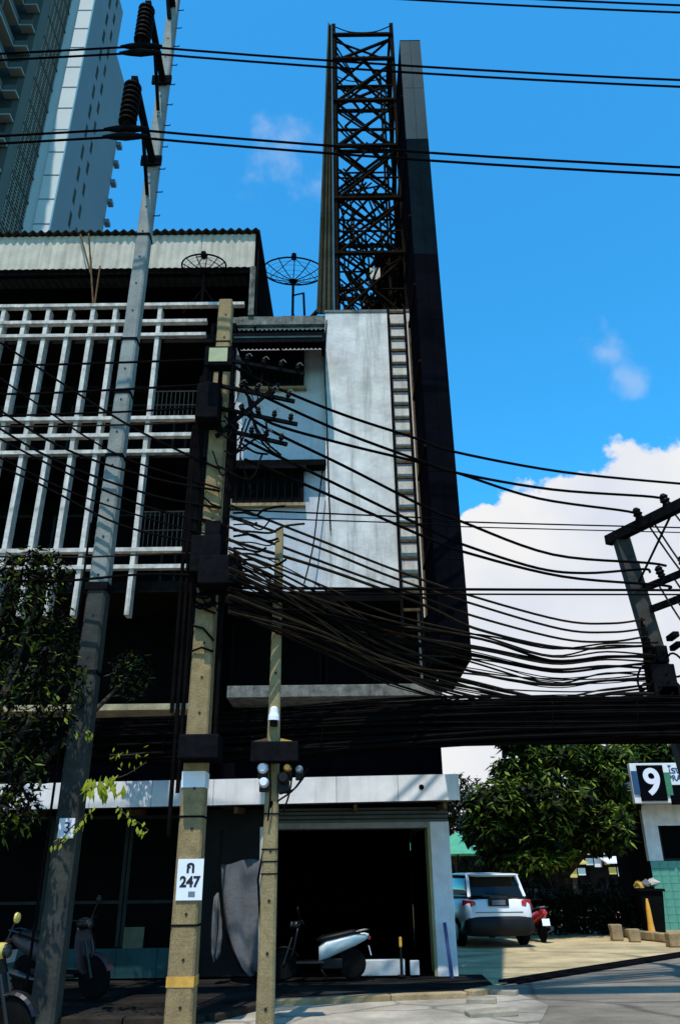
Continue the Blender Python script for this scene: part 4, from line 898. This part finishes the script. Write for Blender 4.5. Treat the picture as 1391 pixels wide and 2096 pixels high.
# scooters -----------------------------------------------------------------
def ring(cx_, hw, z0, z1, n=12, e=.75, dx=0):
    o = []
    for j in range(n):
        t = 2 * math.pi * j / n; c, s_ = math.cos(t), math.sin(t)
        o.append((cx_ + dx * s_, hw * (abs(c) ** e) * (1 if c > 0 else -1), (z0 + z1) / 2 + (z1 - z0) / 2 * (abs(s_) ** e) * (1 if s_ > 0 else -1)))
    return o
def scooter(label, loc, rz, body, trim, lean=0, front=None):
    front = front or body
    K = local_thing('motor_scooter', label, 'motor scooter', loc, 'parked motor scooters', rz); K.rotation_euler.x = lean
    for x, nm in ((.62, 'front_wheel'), (-.62, 'rear_wheel')):
        w = MB().lathe((x, -.045, .26), [(.17, 0), (.23, .0), (.26, .02), (.26, .07), (.23, .09), (.17, .09)], 20, (0, 1, 0)).build(nm, rubber, K, smooth=False)
        q = MB().lathe((x, -.03, .26), [(.0, 0), (.05, 0), (.05, .06), (0, .06)], 10, (0, 1, 0))
        for k in range(5):
            a = 2 * math.pi * k / 5; q.beam((x, 0, .26), (x + .18 * math.cos(a), 0, .26 + .18 * math.sin(a)), .03, .03, (0, 1, 0))
        q.build('rim', chrome, w)
    f = MB().loft([[(.62 + rr * math.cos(a), y, .26 + rr * math.sin(a)) for (rr, y) in ((.285, -.07), (.31, -.04), (.31, .04), (.285, .07), (.275, .0))] for a in [R(20 + 12 * k) for k in range(12)]]).build('front_fender', front, K)
    MB().tube([(.62, -.06, .27), (.47, -.06, .72)], .02).build('fork_leg', chrome, K); MB().tube([(.62, .06, .27), (.47, .06, .72)], .02).build('fork_leg', chrome, K)
    MB().loft([ring(.52, .13, .30, .36), ring(.46, .20, .34, .52), ring(.42, .21, .50, .72), ring(.38, .16, .70, .88), ring(.35, .10, .86, .94)]).build('leg_shield', front, K, smooth=True)
    MB().box(-.12, .40, -.17, .17, .27, .32).build('floorboard', trim, K, bevel=.015)
    MB().loft([ring(-.02, .13, .28, .56), ring(-.15, .17, .34, .66), ring(-.40, .17, .44, .72), ring(-.65, .14, .54, .76), ring(-.86, .08, .64, .78), ring(-.94, .03, .69, .76)]).build('side_cowl', body, K, smooth=True)
    MB().loft([ring(.02, .08, .63, .68), ring(-.08, .14, .63, .74), ring(-.35, .15, .68, .79), ring(-.62, .13, .74, .84), ring(-.78, .09, .76, .82)]).build('seat', blackpl, K, smooth=True)
    MB().tube([(-.70, -.11, .80), (-.92, -.10, .83), (-.96, 0, .83), (-.92, .10, .83), (-.70, .11, .80)], .016).build('grab_rail', chrome, K)
    MB().loft([ring(.47, .09, .86, .98), ring(.40, .13, .84, 1.0), ring(.32, .10, .88, .99)]).build('handlebar_cover', trim, K, smooth=True)
    for s_ in (-1, 1):
        MB().tube([(.38, .10 * s_, .95), (.33, .22 * s_, .98), (.28, .33 * s_, .97)], .016).build('handlebar', chrome, K)
        MB().tube([(.30, .25 * s_, .98), (.27, .36 * s_, .97)], .022).build('grip', blackpl, K)
        mi = MB().tube([(.33, .20 * s_, .98), (.36, .27 * s_, 1.16)], .008).build('mirror', blackpl, K)
        MB().lathe((.36, .29 * s_, 1.20), [(.0, 0), (.055, 0), (.05, .02), (0, .03)], 12, (1, 0, 0)).build('mirror_head', trim, mi)
    MB().lathe((.47, 0, .92), [(.07, 0), (.065, .03), (0, .05)], 12, (1, 0, .1)).build('headlight', chrome, K)
    MB().box(-.97, -.92, -.06, .06, .66, .72).build('taillight', redl, K, bevel=.01)
    MB().tube([(-.1, -.14, .22), (-.35, -.16, .24), (-.55, -.17, .28), (-.85, -.18, .34)], [.02, .03, .055, .05], 10).build('exhaust', chrome, K)
    MB().box(-.45, -.05, -.11, .11, .18, .36).build('engine', blackpl, K, bevel=.02)
    pl_ = MB().beam((-.93, 0, .56), (-.97, 0, .40), .20, .012, (1, 0, 0)).build('number_plate', plate_w, K)
    MB().tube([(-.05, .1, .2), (-.18, .22, .02)], .014).build('side_stand', blackpl, K)
    return K
p = onz(655, 2012, .10)
scooter('pale green and white motor scooter parked inside the shop opening', (p.x - .05, 14.35, .10), R(183), sc_white, sc_black, 0, sc_black).scale = (.88, .88, .84)
scooter('black motor scooter with faded maroon shield beside the tall grey pole', (-3.98, 12.6, .10), R(-25), sc_pink, sc_black, R(4))
scooter('black motor scooter parked nearest the left bottom corner', (-3.95, 9.35, -.01), R(-12), sc_black, sc_yel, R(3))

# ------------------------------------------------------------------ vehicles in the yard
def rr_ring(x, hw, z0, z1, n=20, e=.45, tuck=0.0):
    o = []
    for j in range(n):
        t = 2 * math.pi * j / n; c, s_ = math.cos(t), math.sin(t)
        zz = (z0 + z1) / 2 + (z1 - z0) / 2 * (abs(s_) ** e) * (1 if s_ > 0 else -1)
        w = hw * (abs(c) ** e) * (1 if c > 0 else -1) * (1 - tuck * max(0, (zz - z0) / (z1 - z0)))
        o.append((x, w, zz))
    return o
def car(label, loc, rz, body, group, plate=True, suv=True):
    """nose towards +x, tail towards -x"""
    K = local_thing('parked_car', label, 'car', loc, group, rz); h = .10 if suv else 0
    MB().loft([rr_ring(-2.16, .72, .46, .74), rr_ring(-2.12, .82, .42, .92 + h), rr_ring(-1.95, .87, .34, 1.0 + h), rr_ring(-1.0, .89, .26, 1.0 + h), rr_ring(0, .89, .25, .98 + h), rr_ring(1.0, .88, .26, .94 + h), rr_ring(1.7, .86, .28, .88 + h * .6), rr_ring(2.08, .78, .34, .74), rr_ring(2.18, .66, .42, .64)]).build('body', body, K, smooth=True)
    MB().loft([rr_ring(-2.04, .70, .94 + h, 1.06 + h, tuck=.0), rr_ring(-1.80, .74, .94 + h, 1.40 + h, tuck=.10), rr_ring(-1.50, .76, .94 + h, 1.50 + h, tuck=.14), rr_ring(-.3, .77, .94 + h, 1.53 + h, tuck=.16), rr_ring(.45, .75, .92 + h, 1.44 + h, tuck=.16), rr_ring(1.15, .68, .9 + h, .98 + h)]).build('glasshouse', glass_car, K, smooth=True)
    MB().loft([rr_ring(-1.93, .55, 1.455 + h, 1.49 + h), rr_ring(-1.6, .64, 1.465 + h, 1.53 + h), rr_ring(-.3, .66, 1.49 + h, 1.56 + h), rr_ring(.35, .62, 1.43 + h, 1.49 + h)]).build('roof', body, K, smooth=True)
    for s_ in (-1, 1):
        MB().beam((-2.03, .70 * s_, 1.0 + h), (-1.72, .63 * s_, 1.48 + h), .08, .06).build('rear_pillar', body, K)
        MB().beam((.35, .62 * s_, 1.45 + h), (1.1, .70 * s_, .98 + h), .06, .05).build('front_pillar', body, K)
        MB().loft([[(-2.15 + dx, (.86 - dy) * s_, z) for dx, dy, z in ((.0, .17, .80 + h), (.0, .17, .90 + h), (.16, -.01, .94 + h), (.18, -.015, .82 + h))], [(-2.18 + dx, (.60 - dy) * s_, z) for dx, dy, z in ((0.02, .02, .84 + h), (0.02, .02, .89 + h), (.12, 0, .92 + h), (.12, 0, .84 + h))]]).build('taillight', redl, K)
        MB().box(-2.195, -2.12, .45 * s_ - .14, .45 * s_ + .14, .44, .50).build('reflector', redl if s_ > 0 else orangel, K)
        for x in (-1.35, 1.35):
            w = MB().lathe((x, .70 * s_ if s_ > 0 else -.90, .32), [(.2, 0), (.29, .0), (.32, .03), (.32, .17), (.29, .20), (.2, .20)], 20, (0, 1, 0)).build('wheel', rubber, K)
            MB().lathe((x, .885 * s_, .32), [(0, 0), (.21, 0), (.19, .015), (0, .02)], 12, (0, s_, 0)).build('rim', chrome, w)
        MB().loft([ring(.62, .02, 1.0 + h, 1.14 + h), ring(.78, .03, 1.0 + h, 1.12 + h)]).build('wing_mirror', body, K).location = (0, .90 * s_, 0)
    MB().loft([rr_ring(-2.14, .84, .24, .50), rr_ring(-1.9, .893, .235, .50), rr_ring(0, .903, .235, .48), rr_ring(1.9, .86, .245, .46)]).build('shaded_skirt', blackpl, K, smooth=True)  # black skirt puts the shadow on the lower body into colour
    MB().loft([rr_ring(-2.215, .72, .28, .62), rr_ring(-2.15, .86, .24, .69), rr_ring(-1.85, .905, .23, .64)]).build('rear_bumper', blackpl, K, smooth=True)
    MB().loft([rr_ring(-2.02, .62, 1.475 + h, 1.51 + h), rr_ring(-1.75, .63, 1.49 + h, 1.535 + h)]).build('roof_spoiler', body, K, smooth=True)
    MB().beam((-2.10, -.35, 1.06 + h), (-2.07, .28, 1.12 + h), .012, .02).build('wiper', blackpl, K)
    MB().beam((-2.162, -.60, .765), (-2.162, .60, .765), .012, .012).build('tailgate_seam', blackpl, K)
    MB().beam((-2.155, -.22, 1.0 + h), (-2.155, .22, 1.0 + h), .02, .03).build('tailgate_handle', chrome, K)
    if plate:
        pz = MB().box(-2.172, -2.13, -.26, .26, .80 + h, .98 + h).build('plate_recess', blackpl, K, bevel=.01)
        MB().box(-2.18, -2.173, -.17, .17, .825 + h, .935 + h).build('number_plate', mat('shaded_plate', (.12, .14, .2), .5, .2, 9), pz)
    return K
car('white sport utility vehicle seen from behind beside the shophouse pier', (3.52, 23.6, 0), R(97), car_white, 'cars parked in the yard')
stall_l = ['far market stall with yellow awning glimpsed under the mango tree', 'far market stall with white boards left of the guard house', 'far stall with pale roof between tree trunk and guard house']
for k, (px, py, Y, m_) in enumerate(((1165, 1772, 44, car_yel), (1262, 1770, 45, plate_w), (1215, 1752, 46, creampipe))):
    c = at(px, py, Y); K = thing('market_stall', stall_l[k], 'market stall', (c.x, Y, 0), 'far market stalls in the sunny yard')
    MB().hexa([(c.x - .75, Y - .7, c.z + .05), (c.x + .75, Y - .7, c.z + .05), (c.x + .75, Y + .7, c.z + .35), (c.x - .75, Y + .7, c.z + .35)], [(c.x - .75, Y - .7, c.z + .12), (c.x + .75, Y - .7, c.z + .12), (c.x + .75, Y + .7, c.z + .42), (c.x - .75, Y + .7, c.z + .42)]).build('awning', m_, K)
    for a in (-.7, .7): MB().box(c.x + a - .03, c.x + a + .03, Y - .03, Y + .03, 0, c.z + .2).build('post', steel2, K)
    for n_ in range(3): MB().box(c.x - .62 + n_ * .44, c.x - .25 + n_ * .44, Y - .5, Y - .45, c.z - .45 - .1 * (n_ % 2), c.z - .12).build('board', (plate_w, car_yel, sc_white)[(n_ + k) % 3], K)
    MB().box(c.x - .7, c.x + .7, Y - .4, Y + .3, .0, .9).build('counter', steel2, K)
# red motorcycle tail
pm = onz(1108, 1897, 0)
scooter('red tailed motorcycle with white plate standing right of the white vehicle', (5.05, 23.6, 0), R(97), redl, sc_black)
GU = thing('market_umbrella', 'green canvas umbrella behind the roof of the white vehicle', 'umbrella', (4.4, 33, 0))
MB().tube([(4.4, 33, 0), (4.4, 33, 3.0)], .03).build('pole', steel2, GU)
for k in range(8):
    a, b = 2 * math.pi * k / 8, 2 * math.pi * (k + 1) / 8
    MB().prism([(4.4, 33, 3.15), (4.4 + 1.5 * math.cos(a), 33 + 1.5 * math.sin(a), 2.35), (4.4 + 1.5 * math.cos(b), 33 + 1.5 * math.sin(b), 2.35)], (0, 0, -.02)).build('canvas_panel', green_cloth, GU)

# ------------------------------------------------------------------ plants
def leaves(q, centers, n, size, r, up=.25, droop=.3, asp=.34):
    for _ in range(n):
        c, rad = r.choice(centers); 
        while True:
            d = V((r.uniform(-1, 1), r.uniform(-1, 1), r.uniform(-1, 1)))
            if .25 < d.length < 1: break
        p = V(c) + V((d.x * rad[0], d.y * rad[1], d.z * rad[2])); L = size * r.uniform(.6, 1.25); leaf(q, p, L, r, droop, asp)
def leaf(q, p, L, r, droop=.3, asp=.34, ang=None):
    a = r.uniform(0, 6.283) if ang is None else ang; el = r.uniform(-.9, .35) - droop * .3
    d = V((math.cos(a) * math.cos(el), math.sin(a) * math.cos(el), math.sin(el))); s_ = d.cross(V((0, 0, 1))).normalized(); n_ = s_.cross(d)
    s_ = (s_ + n_ * r.uniform(-.6, .6)).normalized(); n_ = s_.cross(d); w = L * asp * .5
    q.add([p, p + d * L * .45 + s_ * w - n_ * w * .35, p + d * L - n_ * L * .12, p + d * L * .45 - s_ * w - n_ * w * .35, p + d * L * .5], [(0, 1, 4), (1, 2, 4), (2, 3, 4), (3, 0, 4)])
def tree(label, base, clumps, n, size, lm, cat='tree', group=None, seed=1, trunk_r=.16, name='leafy_tree', inner=0):
    K = thing(name, label, cat, tuple(base), group); r = random.Random(seed); base = V(base)
    cen = sum((V(c) for c, _ in clumps), V()) / len(clumps); fork = base.lerp(V((cen.x, cen.y, base.z)), .3); fork.z = base.z + (cen.z - base.z) * .45
    MB().tube(crspline([base, base.lerp(fork, .5) + V((r.uniform(-.1, .1), 0, 0)), fork], 5), [trunk_r * (1.25 - .05 * k) for k in range(11)], 9).build('trunk', bark, K, smooth=True)
    for c, rad in clumps: MB().tube(crspline([fork - V((0, 0, .1)), fork.lerp(V(c), .5) + V((r.uniform(-.2, .2), r.uniform(-.2, .2), .15)), V(c)], 4), [trunk_r * .6 * (1 - .1 * k) for k in range(9)], 6).build('limb', bark, K, smooth=True)
    q = MB(); leaves(q, clumps, n, size, r); tag(q.build('crown', lm, K), kind='stuff')
    if inner:
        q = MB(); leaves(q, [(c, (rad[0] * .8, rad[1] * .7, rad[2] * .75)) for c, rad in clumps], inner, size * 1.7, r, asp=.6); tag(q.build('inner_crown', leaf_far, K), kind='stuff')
    return K
# the clipped mango tree on the right
TY = 25.0
cl = []
rt = random.Random(3)
for px, py, rx, rz_ in ((1085, 1760, 60, 26), (1120, 1745, 60, 24), (1130, 1545, 75, 42), (1060, 1580, 60, 45), (1200, 1550, 60, 45), (1010, 1640, 65, 45), (1120, 1630, 110, 60), (1210, 1625, 50, 60), (990, 1690, 50, 35), (1080, 1700, 85, 40), (1180, 1700, 70, 40), (1235, 1590, 30, 40), (1030, 1735, 60, 30), (1110, 1738, 60, 26), (1215, 1712, 45, 24), (1250, 1690, 30, 50), (1255, 1560, 35, 40), (1165, 1508, 45, 24), (1050, 1512, 26, 20), (1100, 1520, 30, 18), (1262, 1640, 28, 40)):
    Yj = TY + rt.uniform(-.9, 1.4); c = at(px, py, Yj); s_ = Yj / 1700; cl.append((tuple(c), (rx * s_, 1.3, rz_ * s_)))
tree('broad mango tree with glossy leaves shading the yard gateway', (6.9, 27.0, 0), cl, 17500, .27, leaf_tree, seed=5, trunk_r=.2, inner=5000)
cl = []
for px, py, rx, rz_ in ((1320, 1505, 50, 32), (1350, 1545, 60, 30), (1270, 1575, 30, 40), (1265, 1640, 30, 50), (1300, 1690, 30, 40), (1285, 1540, 35, 30), (1400, 1560, 50, 40)):
    c = at(px, py, 28.5); s_ = 28.5 / 1660; cl.append((tuple(c), (rx * s_, 1.2, rz_ * s_)))
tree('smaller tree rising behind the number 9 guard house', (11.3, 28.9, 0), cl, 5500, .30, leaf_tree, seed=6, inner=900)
# dark trees closing the yard behind
for k, (x, y, w, hgt) in enumerate(((6.9, 52, 2.3, 7.0), (10.0, 54, 3.0, 6.4), (14.0, 53, 3.4, 8.4), (18.5, 52, 4, 8.8), (24, 50, 4, 9))):
    r = random.Random(40 + k); cl = [((x + r.uniform(-w, w) * .6, y + r.uniform(-1, 1), hgt * r.uniform(.45, .85)), (w * .6, 1.6, hgt * .26)) for _ in range(9)]
    tree(['dark hedge like tree at the far end of the yard behind the white vehicle', 'dark tree at the far end of the yard behind the mango tree', 'dark tree at the far end of the yard left of the guard house', 'dark tree behind the guard house', 'dark tree beyond the right edge behind the guard house'][k], (x, y, 0), cl, 2600, .5, leaf_far, 'tree', 'dark trees at the back of the yard', 50 + k)
yw = box('yard_wall', mat('dark_yard_wall', (.006, .006, .006), .9, .4, 1, spec=.02), None, 1.9, 30, 56.5, 56.8, 0, 3.2); tag(yw, 'dark boundary wall closing the far end of the yard', 'wall')
hd = thing('added_hedge', 'low dark hedge added to darken the gap below the mango crown', 'hedge', (7.2, 26.2, 0))
q = MB(); leaves(q, [((5.5 + .30 * k, 26.2 + .2 * math.sin(k * 1.7), .62 + .08 * math.sin(k * 2.3)), (.34, .45, .68 + .08 * math.sin(k * 2.3))) for k in range(16)], 7000, .24, random.Random(77)); tag(q.build('foliage', leaf_far, hd), kind='stuff')  # added hedge, near-black leaves stand in for shade under the crown
for k in range(9): MB().tube([(5.7 + .5 * k, 26.2, 0), (5.75 + .5 * k, 26.25, .6), (5.6 + .52 * k, 26.1, 1.2)], .02, 5).build('stem', bark, hd)
# street tree at the left with hanging branches
cl = []
for px, py, Yj, rx, rz_ in ((30, 1185, 10.6, 70, 50), (100, 1165, 10.9, 45, 40), (60, 1260, 10.7, 90, 60), (130, 1310, 11.6, 40, 45), (40, 1370, 10.4, 90, 70), (130, 1400, 10.7, 60, 60), (60, 1480, 10.5, 90, 70), (20, 1580, 10.2, 70, 60), (20, 1660, 10.2, 60, 50), (270, 1380, 12.8, 40, 50)):
    c = at(px, py, Yj); s_ = Yj / 1560; cl.append((tuple(c), (rx * s_, .7, rz_ * s_)))
tree('dark shaded street tree mantled in creepers at the left edge', (-5.4, 10.6, 0), cl, 5200, .135, leaf_dark, seed=9, trunk_r=.15)
# sprigs of bright leaves
def sprig(label, stem, spots, L, m_, Y, seed):
    r = random.Random(seed); P = [at(a, b, Y) for a, b in stem]
    K = thing('leafy_sprig', label, 'branch', tuple(P[-1]), 'bright leafy sprigs at the left'); MB().tube(crspline(P, 5), .008, 5).build('stem', bark, K)
    for (px, py, ln) in spots:
        q = MB(); leaf(q, at(px, py, Y + r.uniform(-.15, .15)), L * ln * r.uniform(.85, 1.15), r, droop=2.2, asp=.42, ang=r.uniform(3.6, 5.8)); q.build('leaf', m_, K)
rs = random.Random(12)
sprig('clump of bright yellow green leaves hanging before the canopy', [(300, 1560), (260, 1585), (215, 1600), (190, 1615)], [(rs.uniform(178, 255), rs.uniform(1585, 1618), 1) for _ in range(46)], .17, leaf_yel, 10.6, 1)
sprig('drooping row of yellow green leaves below the canopy', [(240, 1650), (262, 1672), (285, 1685), (304, 1700)], [(245 + 58 * t + rs.uniform(-8, 8), 1655 + 42 * t + rs.uniform(-8, 8), .8) for t in [k / 13 for k in range(14)]], .13, leaf_yel, 10.4, 2)
sprig('small green sprig hanging over the number 3 plate', [(190, 1660), (150, 1690), (115, 1735)], [(rs.uniform(105, 195), 0, .75) for _ in range(0)] + [(192 - 80 * t + rs.uniform(-8, 8), 1655 + 75 * t + rs.uniform(-8, 8), .75) for t in [k / 21 for k in range(22)]], .12, leaf_yel, 10.45, 3)
sprig('two long green leaves at the left edge below the canopy', [(0, 1690), (30, 1680), (45, 1662)], [(8, 1680, 1.1), (30, 1665, 1.2), (40, 1660, 1.0)], .17, leaf_yel, 10.3, 4)
sprig('thin sprig of leaves above the canopy right of the tall pole', [(300, 1540), (265, 1545), (225, 1545)], [(rs.uniform(222, 310), rs.uniform(1525, 1575), .7) for _ in range(18)], .12, leaf_yel, 10.8, 5)
sprig('few pale leaves crossing the tall grey pole', [(135, 1480), (165, 1495), (185, 1510)], [(rs.uniform(148, 190), rs.uniform(1485, 1510), .8) for _ in range(8)], .13, leaf_yel, 10.6, 6)

# ------------------------------------------------------------------ guard house with the 9 sign, bin and rubble kerb
GY = 25.0
G = thing('guard_house', 'white guard house with green tiled lower wall and number 9 sign', 'building', (11.2, 26.5, 0))
gl = at(1318, 1700, GY).x
z0, z1 = at(1330, 1644, GY - .8).z, at(1330, 1562, GY - .8).z
fx0 = at(1292, 1600, GY - .8).x
box('sign_fascia', mat('white_fascia', (.74, .75, .74), .6, .08, 2, .05, streak=.2), G, fx0, fx0 + 4.2, GY - .8, GY - .6, z0, z1, bevel=.01)
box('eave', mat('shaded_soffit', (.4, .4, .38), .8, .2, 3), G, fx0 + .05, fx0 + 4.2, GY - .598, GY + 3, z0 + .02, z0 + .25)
zt = at(1340, 1762, GY).z; zw = at(1340, 1690, GY).z; zlow = .15
wx0 = at(1350, 1720, GY).x
box('front_wall', white_paint, G, gl, wx0 - .002, GY, GY + .2, zt, z0 + .02)
box('front_wall', white_paint, G, wx0, wx0 + 2.6, GY, GY + .2, zw, z0 + .02)
box('front_wall', white_paint, G, wx0 + 1.6, wx0 + 2.6, GY, GY + .2, zt, zw - .002)
wn_ = MB().box(wx0, wx0 + .05, GY + .02, GY + .1, zt + .01, zw).box(wx0 + 1.55, wx0 + 1.598, GY + .02, GY + .1, zt + .01, zw).box(wx0 + .05, wx0 + 1.55, GY + .02, GY + .1, zt + .01, zt + .06).build('window', alu, G)
MB().box(wx0 + .05, wx0 + 1.55, GY + .05, GY + .07, zt + .06, zw).build('pane', glass, wn_)
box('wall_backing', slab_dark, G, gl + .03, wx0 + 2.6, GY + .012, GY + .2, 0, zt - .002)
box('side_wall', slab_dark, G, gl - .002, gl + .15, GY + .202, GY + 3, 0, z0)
q0 = MB().box(0, .242, GY - .012, GY + .01, 0, .192).build('tile', grn_tile, G)
first = True
for i in range(11):
    for j in range(int((zt - zlow) / .2) + 1):
        t = q0 if first else q0.copy()
        if not first: COL.objects.link(t)
        first = False; t.location = (gl + .02 + i * .25, rnd.uniform(-.002, .002), zt - .20 - j * .2)
p = at(1332, 1603, GY - .82); hw, hh = .50, (z1 - z0) * .44
nine = box('number_panel', board_black, G, p.x - hw * .74, p.x + hw * .78, GY - .86, GY - .805, p.z - hh, p.z + hh * 1.02)
box('blue_backing', blue_s, G, p.x - hw - .05, p.x - hw * .75, GY - .84, GY - .806, p.z - hh * .62, p.z + hh * .7)
box('green_backing', green_s, G, p.x + hw * .8, p.x + hw + .08, GY - .84, GY - .806, p.z - hh * .7, p.z + hh * .6)
cu = text('numeral', '9', 1.02, (p.x + .01, GY - .868, p.z), plate_w, nine, .01, offset=.025)
text('lettering', 'โรงพ', .27, (at(1366, 1576, GY - .81).x, GY - .806, at(1366, 1577, GY - .81).z), blue_s, G, .004, align='LEFT', offset=.006)
text('lettering', 'PRAR', .22, (at(1366, 1592, GY - .81).x, GY - .806, at(1366, 1593, GY - .81).z), blue_s, G, .004, align='LEFT', offset=.006)
p = at(1385, 1625, GY - .8); box('dark_strip', board_black, G, p.x - .22, p.x + 1.6, GY - .82, GY - .802, p.z - .3, p.z + .25)
p = at(1270, 1617, 26.2); cb = MB().hexa([(p.x - .36, 26, p.z - .32), (p.x + .36, 26, p.z - .26), (p.x + .36, 26.3, p.z - .26), (p.x - .36, 26.3, p.z - .32)], [(p.x - .30, 26, p.z + .42), (p.x + .36, 26, p.z + .42), (p.x + .36, 26.3, p.z + .42), (p.x - .30, 26.3, p.z + .42)]).build('sign_box', mat('dull_sign_box', (.5, .5, .46), .7, .15, 2, .05, streak=.4), origin=(p.x, 26, p.z - .3), bevel=.02)
tag(cb, 'blank pale sign box beside the number 9 fascia', 'sign')
box('sign_post', steel2, None, p.x - .03, p.x + .03, 26.31, 26.37, 0, p.z + .3); bpy.data.objects['sign_post']['label'] = 'thin dark post holding the blank pale sign box'; bpy.data.objects['sign_post']['category'] = 'post'
# waste bin
bp_ = at(1338, 1906, 23.9); bz = max(0.12, bp_.z)
BN = thing('waste_bin', 'tall dark waste bin before the green tiles with rubbish on top', 'waste bin', (bp_.x, 23.9, .12))
def ringsq(x, y, z, w, d): return [(x - w, y - d, z), (x + w, y - d, z), (x + w, y + d, z), (x - w, y + d, z)]
MB().loft([ringsq(bp_.x, 23.9, .14, .24, .2), ringsq(bp_.x, 23.9, 1.14, .32, .27)]).build('body', binm, BN, bevel=.02)
MB().box(bp_.x - .36, bp_.x + .36, 23.58, 24.22, 1.145, 1.21).build('rim', binm, BN, bevel=.01)
rb_ = random.Random(4)
lbs = ['yellow plastic bag lying on the left of the dark bin', 'grey crumpled bag on top of the dark bin', 'small pale bottle lying on the dark bin']
for k in range(3):
    c = V((bp_.x - .24 + .2 * k, 23.85, 1.28 + .03 * k)); q = MB(); q.lathe(c - V((0, 0, .07)), [(.05, 0), (.15, .04), (.14 + .02 * k, .10), (.07, .17), (.02, .2), (0, .2)], 9)
    q.v = [tuple(V(v) + V((rb_.uniform(-.025, .025), rb_.uniform(-.02, .02), rb_.uniform(-.02, .02)))) for v in q.v]
    o = q.build('rubbish_bag', (yellow_p, tarpm, creampipe)[k], origin=tuple(c - V((0, 0, .07)))); tag(o, lbs[k], 'bag')
cone = at(1316, 1850, 23.9); o = MB().lathe((cone.x, 23.6, .12), [(.10, 0), (.10, .03), (.075, .25), (.06, .6), (.03, .85), (0, .86)], 10).build('traffic_post', orangel, origin=(cone.x, 23.6, .12)); tag(o, 'short orange yellow post left of the dark waste bin', 'post')
# low kerb island edged with blocks
isl = [onz(x, y) for x, y in ((1175, 1866), (1250, 1868), (1340, 1880), (1391, 1885), (1480, 1900), (1480, 1945), (1391, 1932), (1300, 1922), (1232, 1905), (1170, 1880))]
o = MB().prism([(p.x, p.y, 0) for p in isl], (0, 0, .14)).build('kerb_island', kerbm, bevel=.02); tag(o, kind='structure')
KI = thing('island_kerb', 'row of sunlit tan kerb blocks edging the gateway island', 'kerb', tuple(isl[8])); KI['kind'] = 'structure'
edge = [isl[9], isl[8], isl[7], isl[6], isl[5]]
for i in range(len(edge) - 1):
    a, b = edge[i], edge[i + 1]; k = max(1, int((b - a).length / .8))
    for j in range(k):
        p_, q_ = a.lerp(b, j / k), a.lerp(b, (j + 1) / k); d = (q_ - p_).normalized() * .02
        MB().beam(p_ + d + V((0, -.05, .11)), q_ - d + V((0, -.05, .11 + rnd.uniform(-.02, .02))), .22, .20).build('kerb_block', kerbm, KI, bevel=.03)
bl = ['chipped tan concrete block at the near corner of the kerb island', 'tan block with dark stain beside the near corner block', 'rough tan block standing at the far left end of the island', 'small tan block beside the bin foot', 'broken block end lying at the right frame edge']
for i, (px, py, w, hgt, Y) in enumerate(((1262, 1925, .30, .38, 0), (1298, 1928, .28, .30, 0), (1158, 1868, .34, .36, 0), (1195, 1862, .36, .2, 0), (1384, 1938, .4, .3, 0))):
    p_ = onz(px, py); q = MB().loft([[(p_.x + sx * w * .5 * (1 + rnd.uniform(-.12, .12)), p_.y + sy * w * .4, z) for sx, sy in ((-1, -1), (1, -1), (1, 1), (-1, 1))] for z in (0, hgt * .5, hgt)])
    o = q.build('concrete_block', kerbm, origin=tuple(p_), bevel=.03); tag(o, bl[i], 'block', 'tan concrete blocks at the gateway')
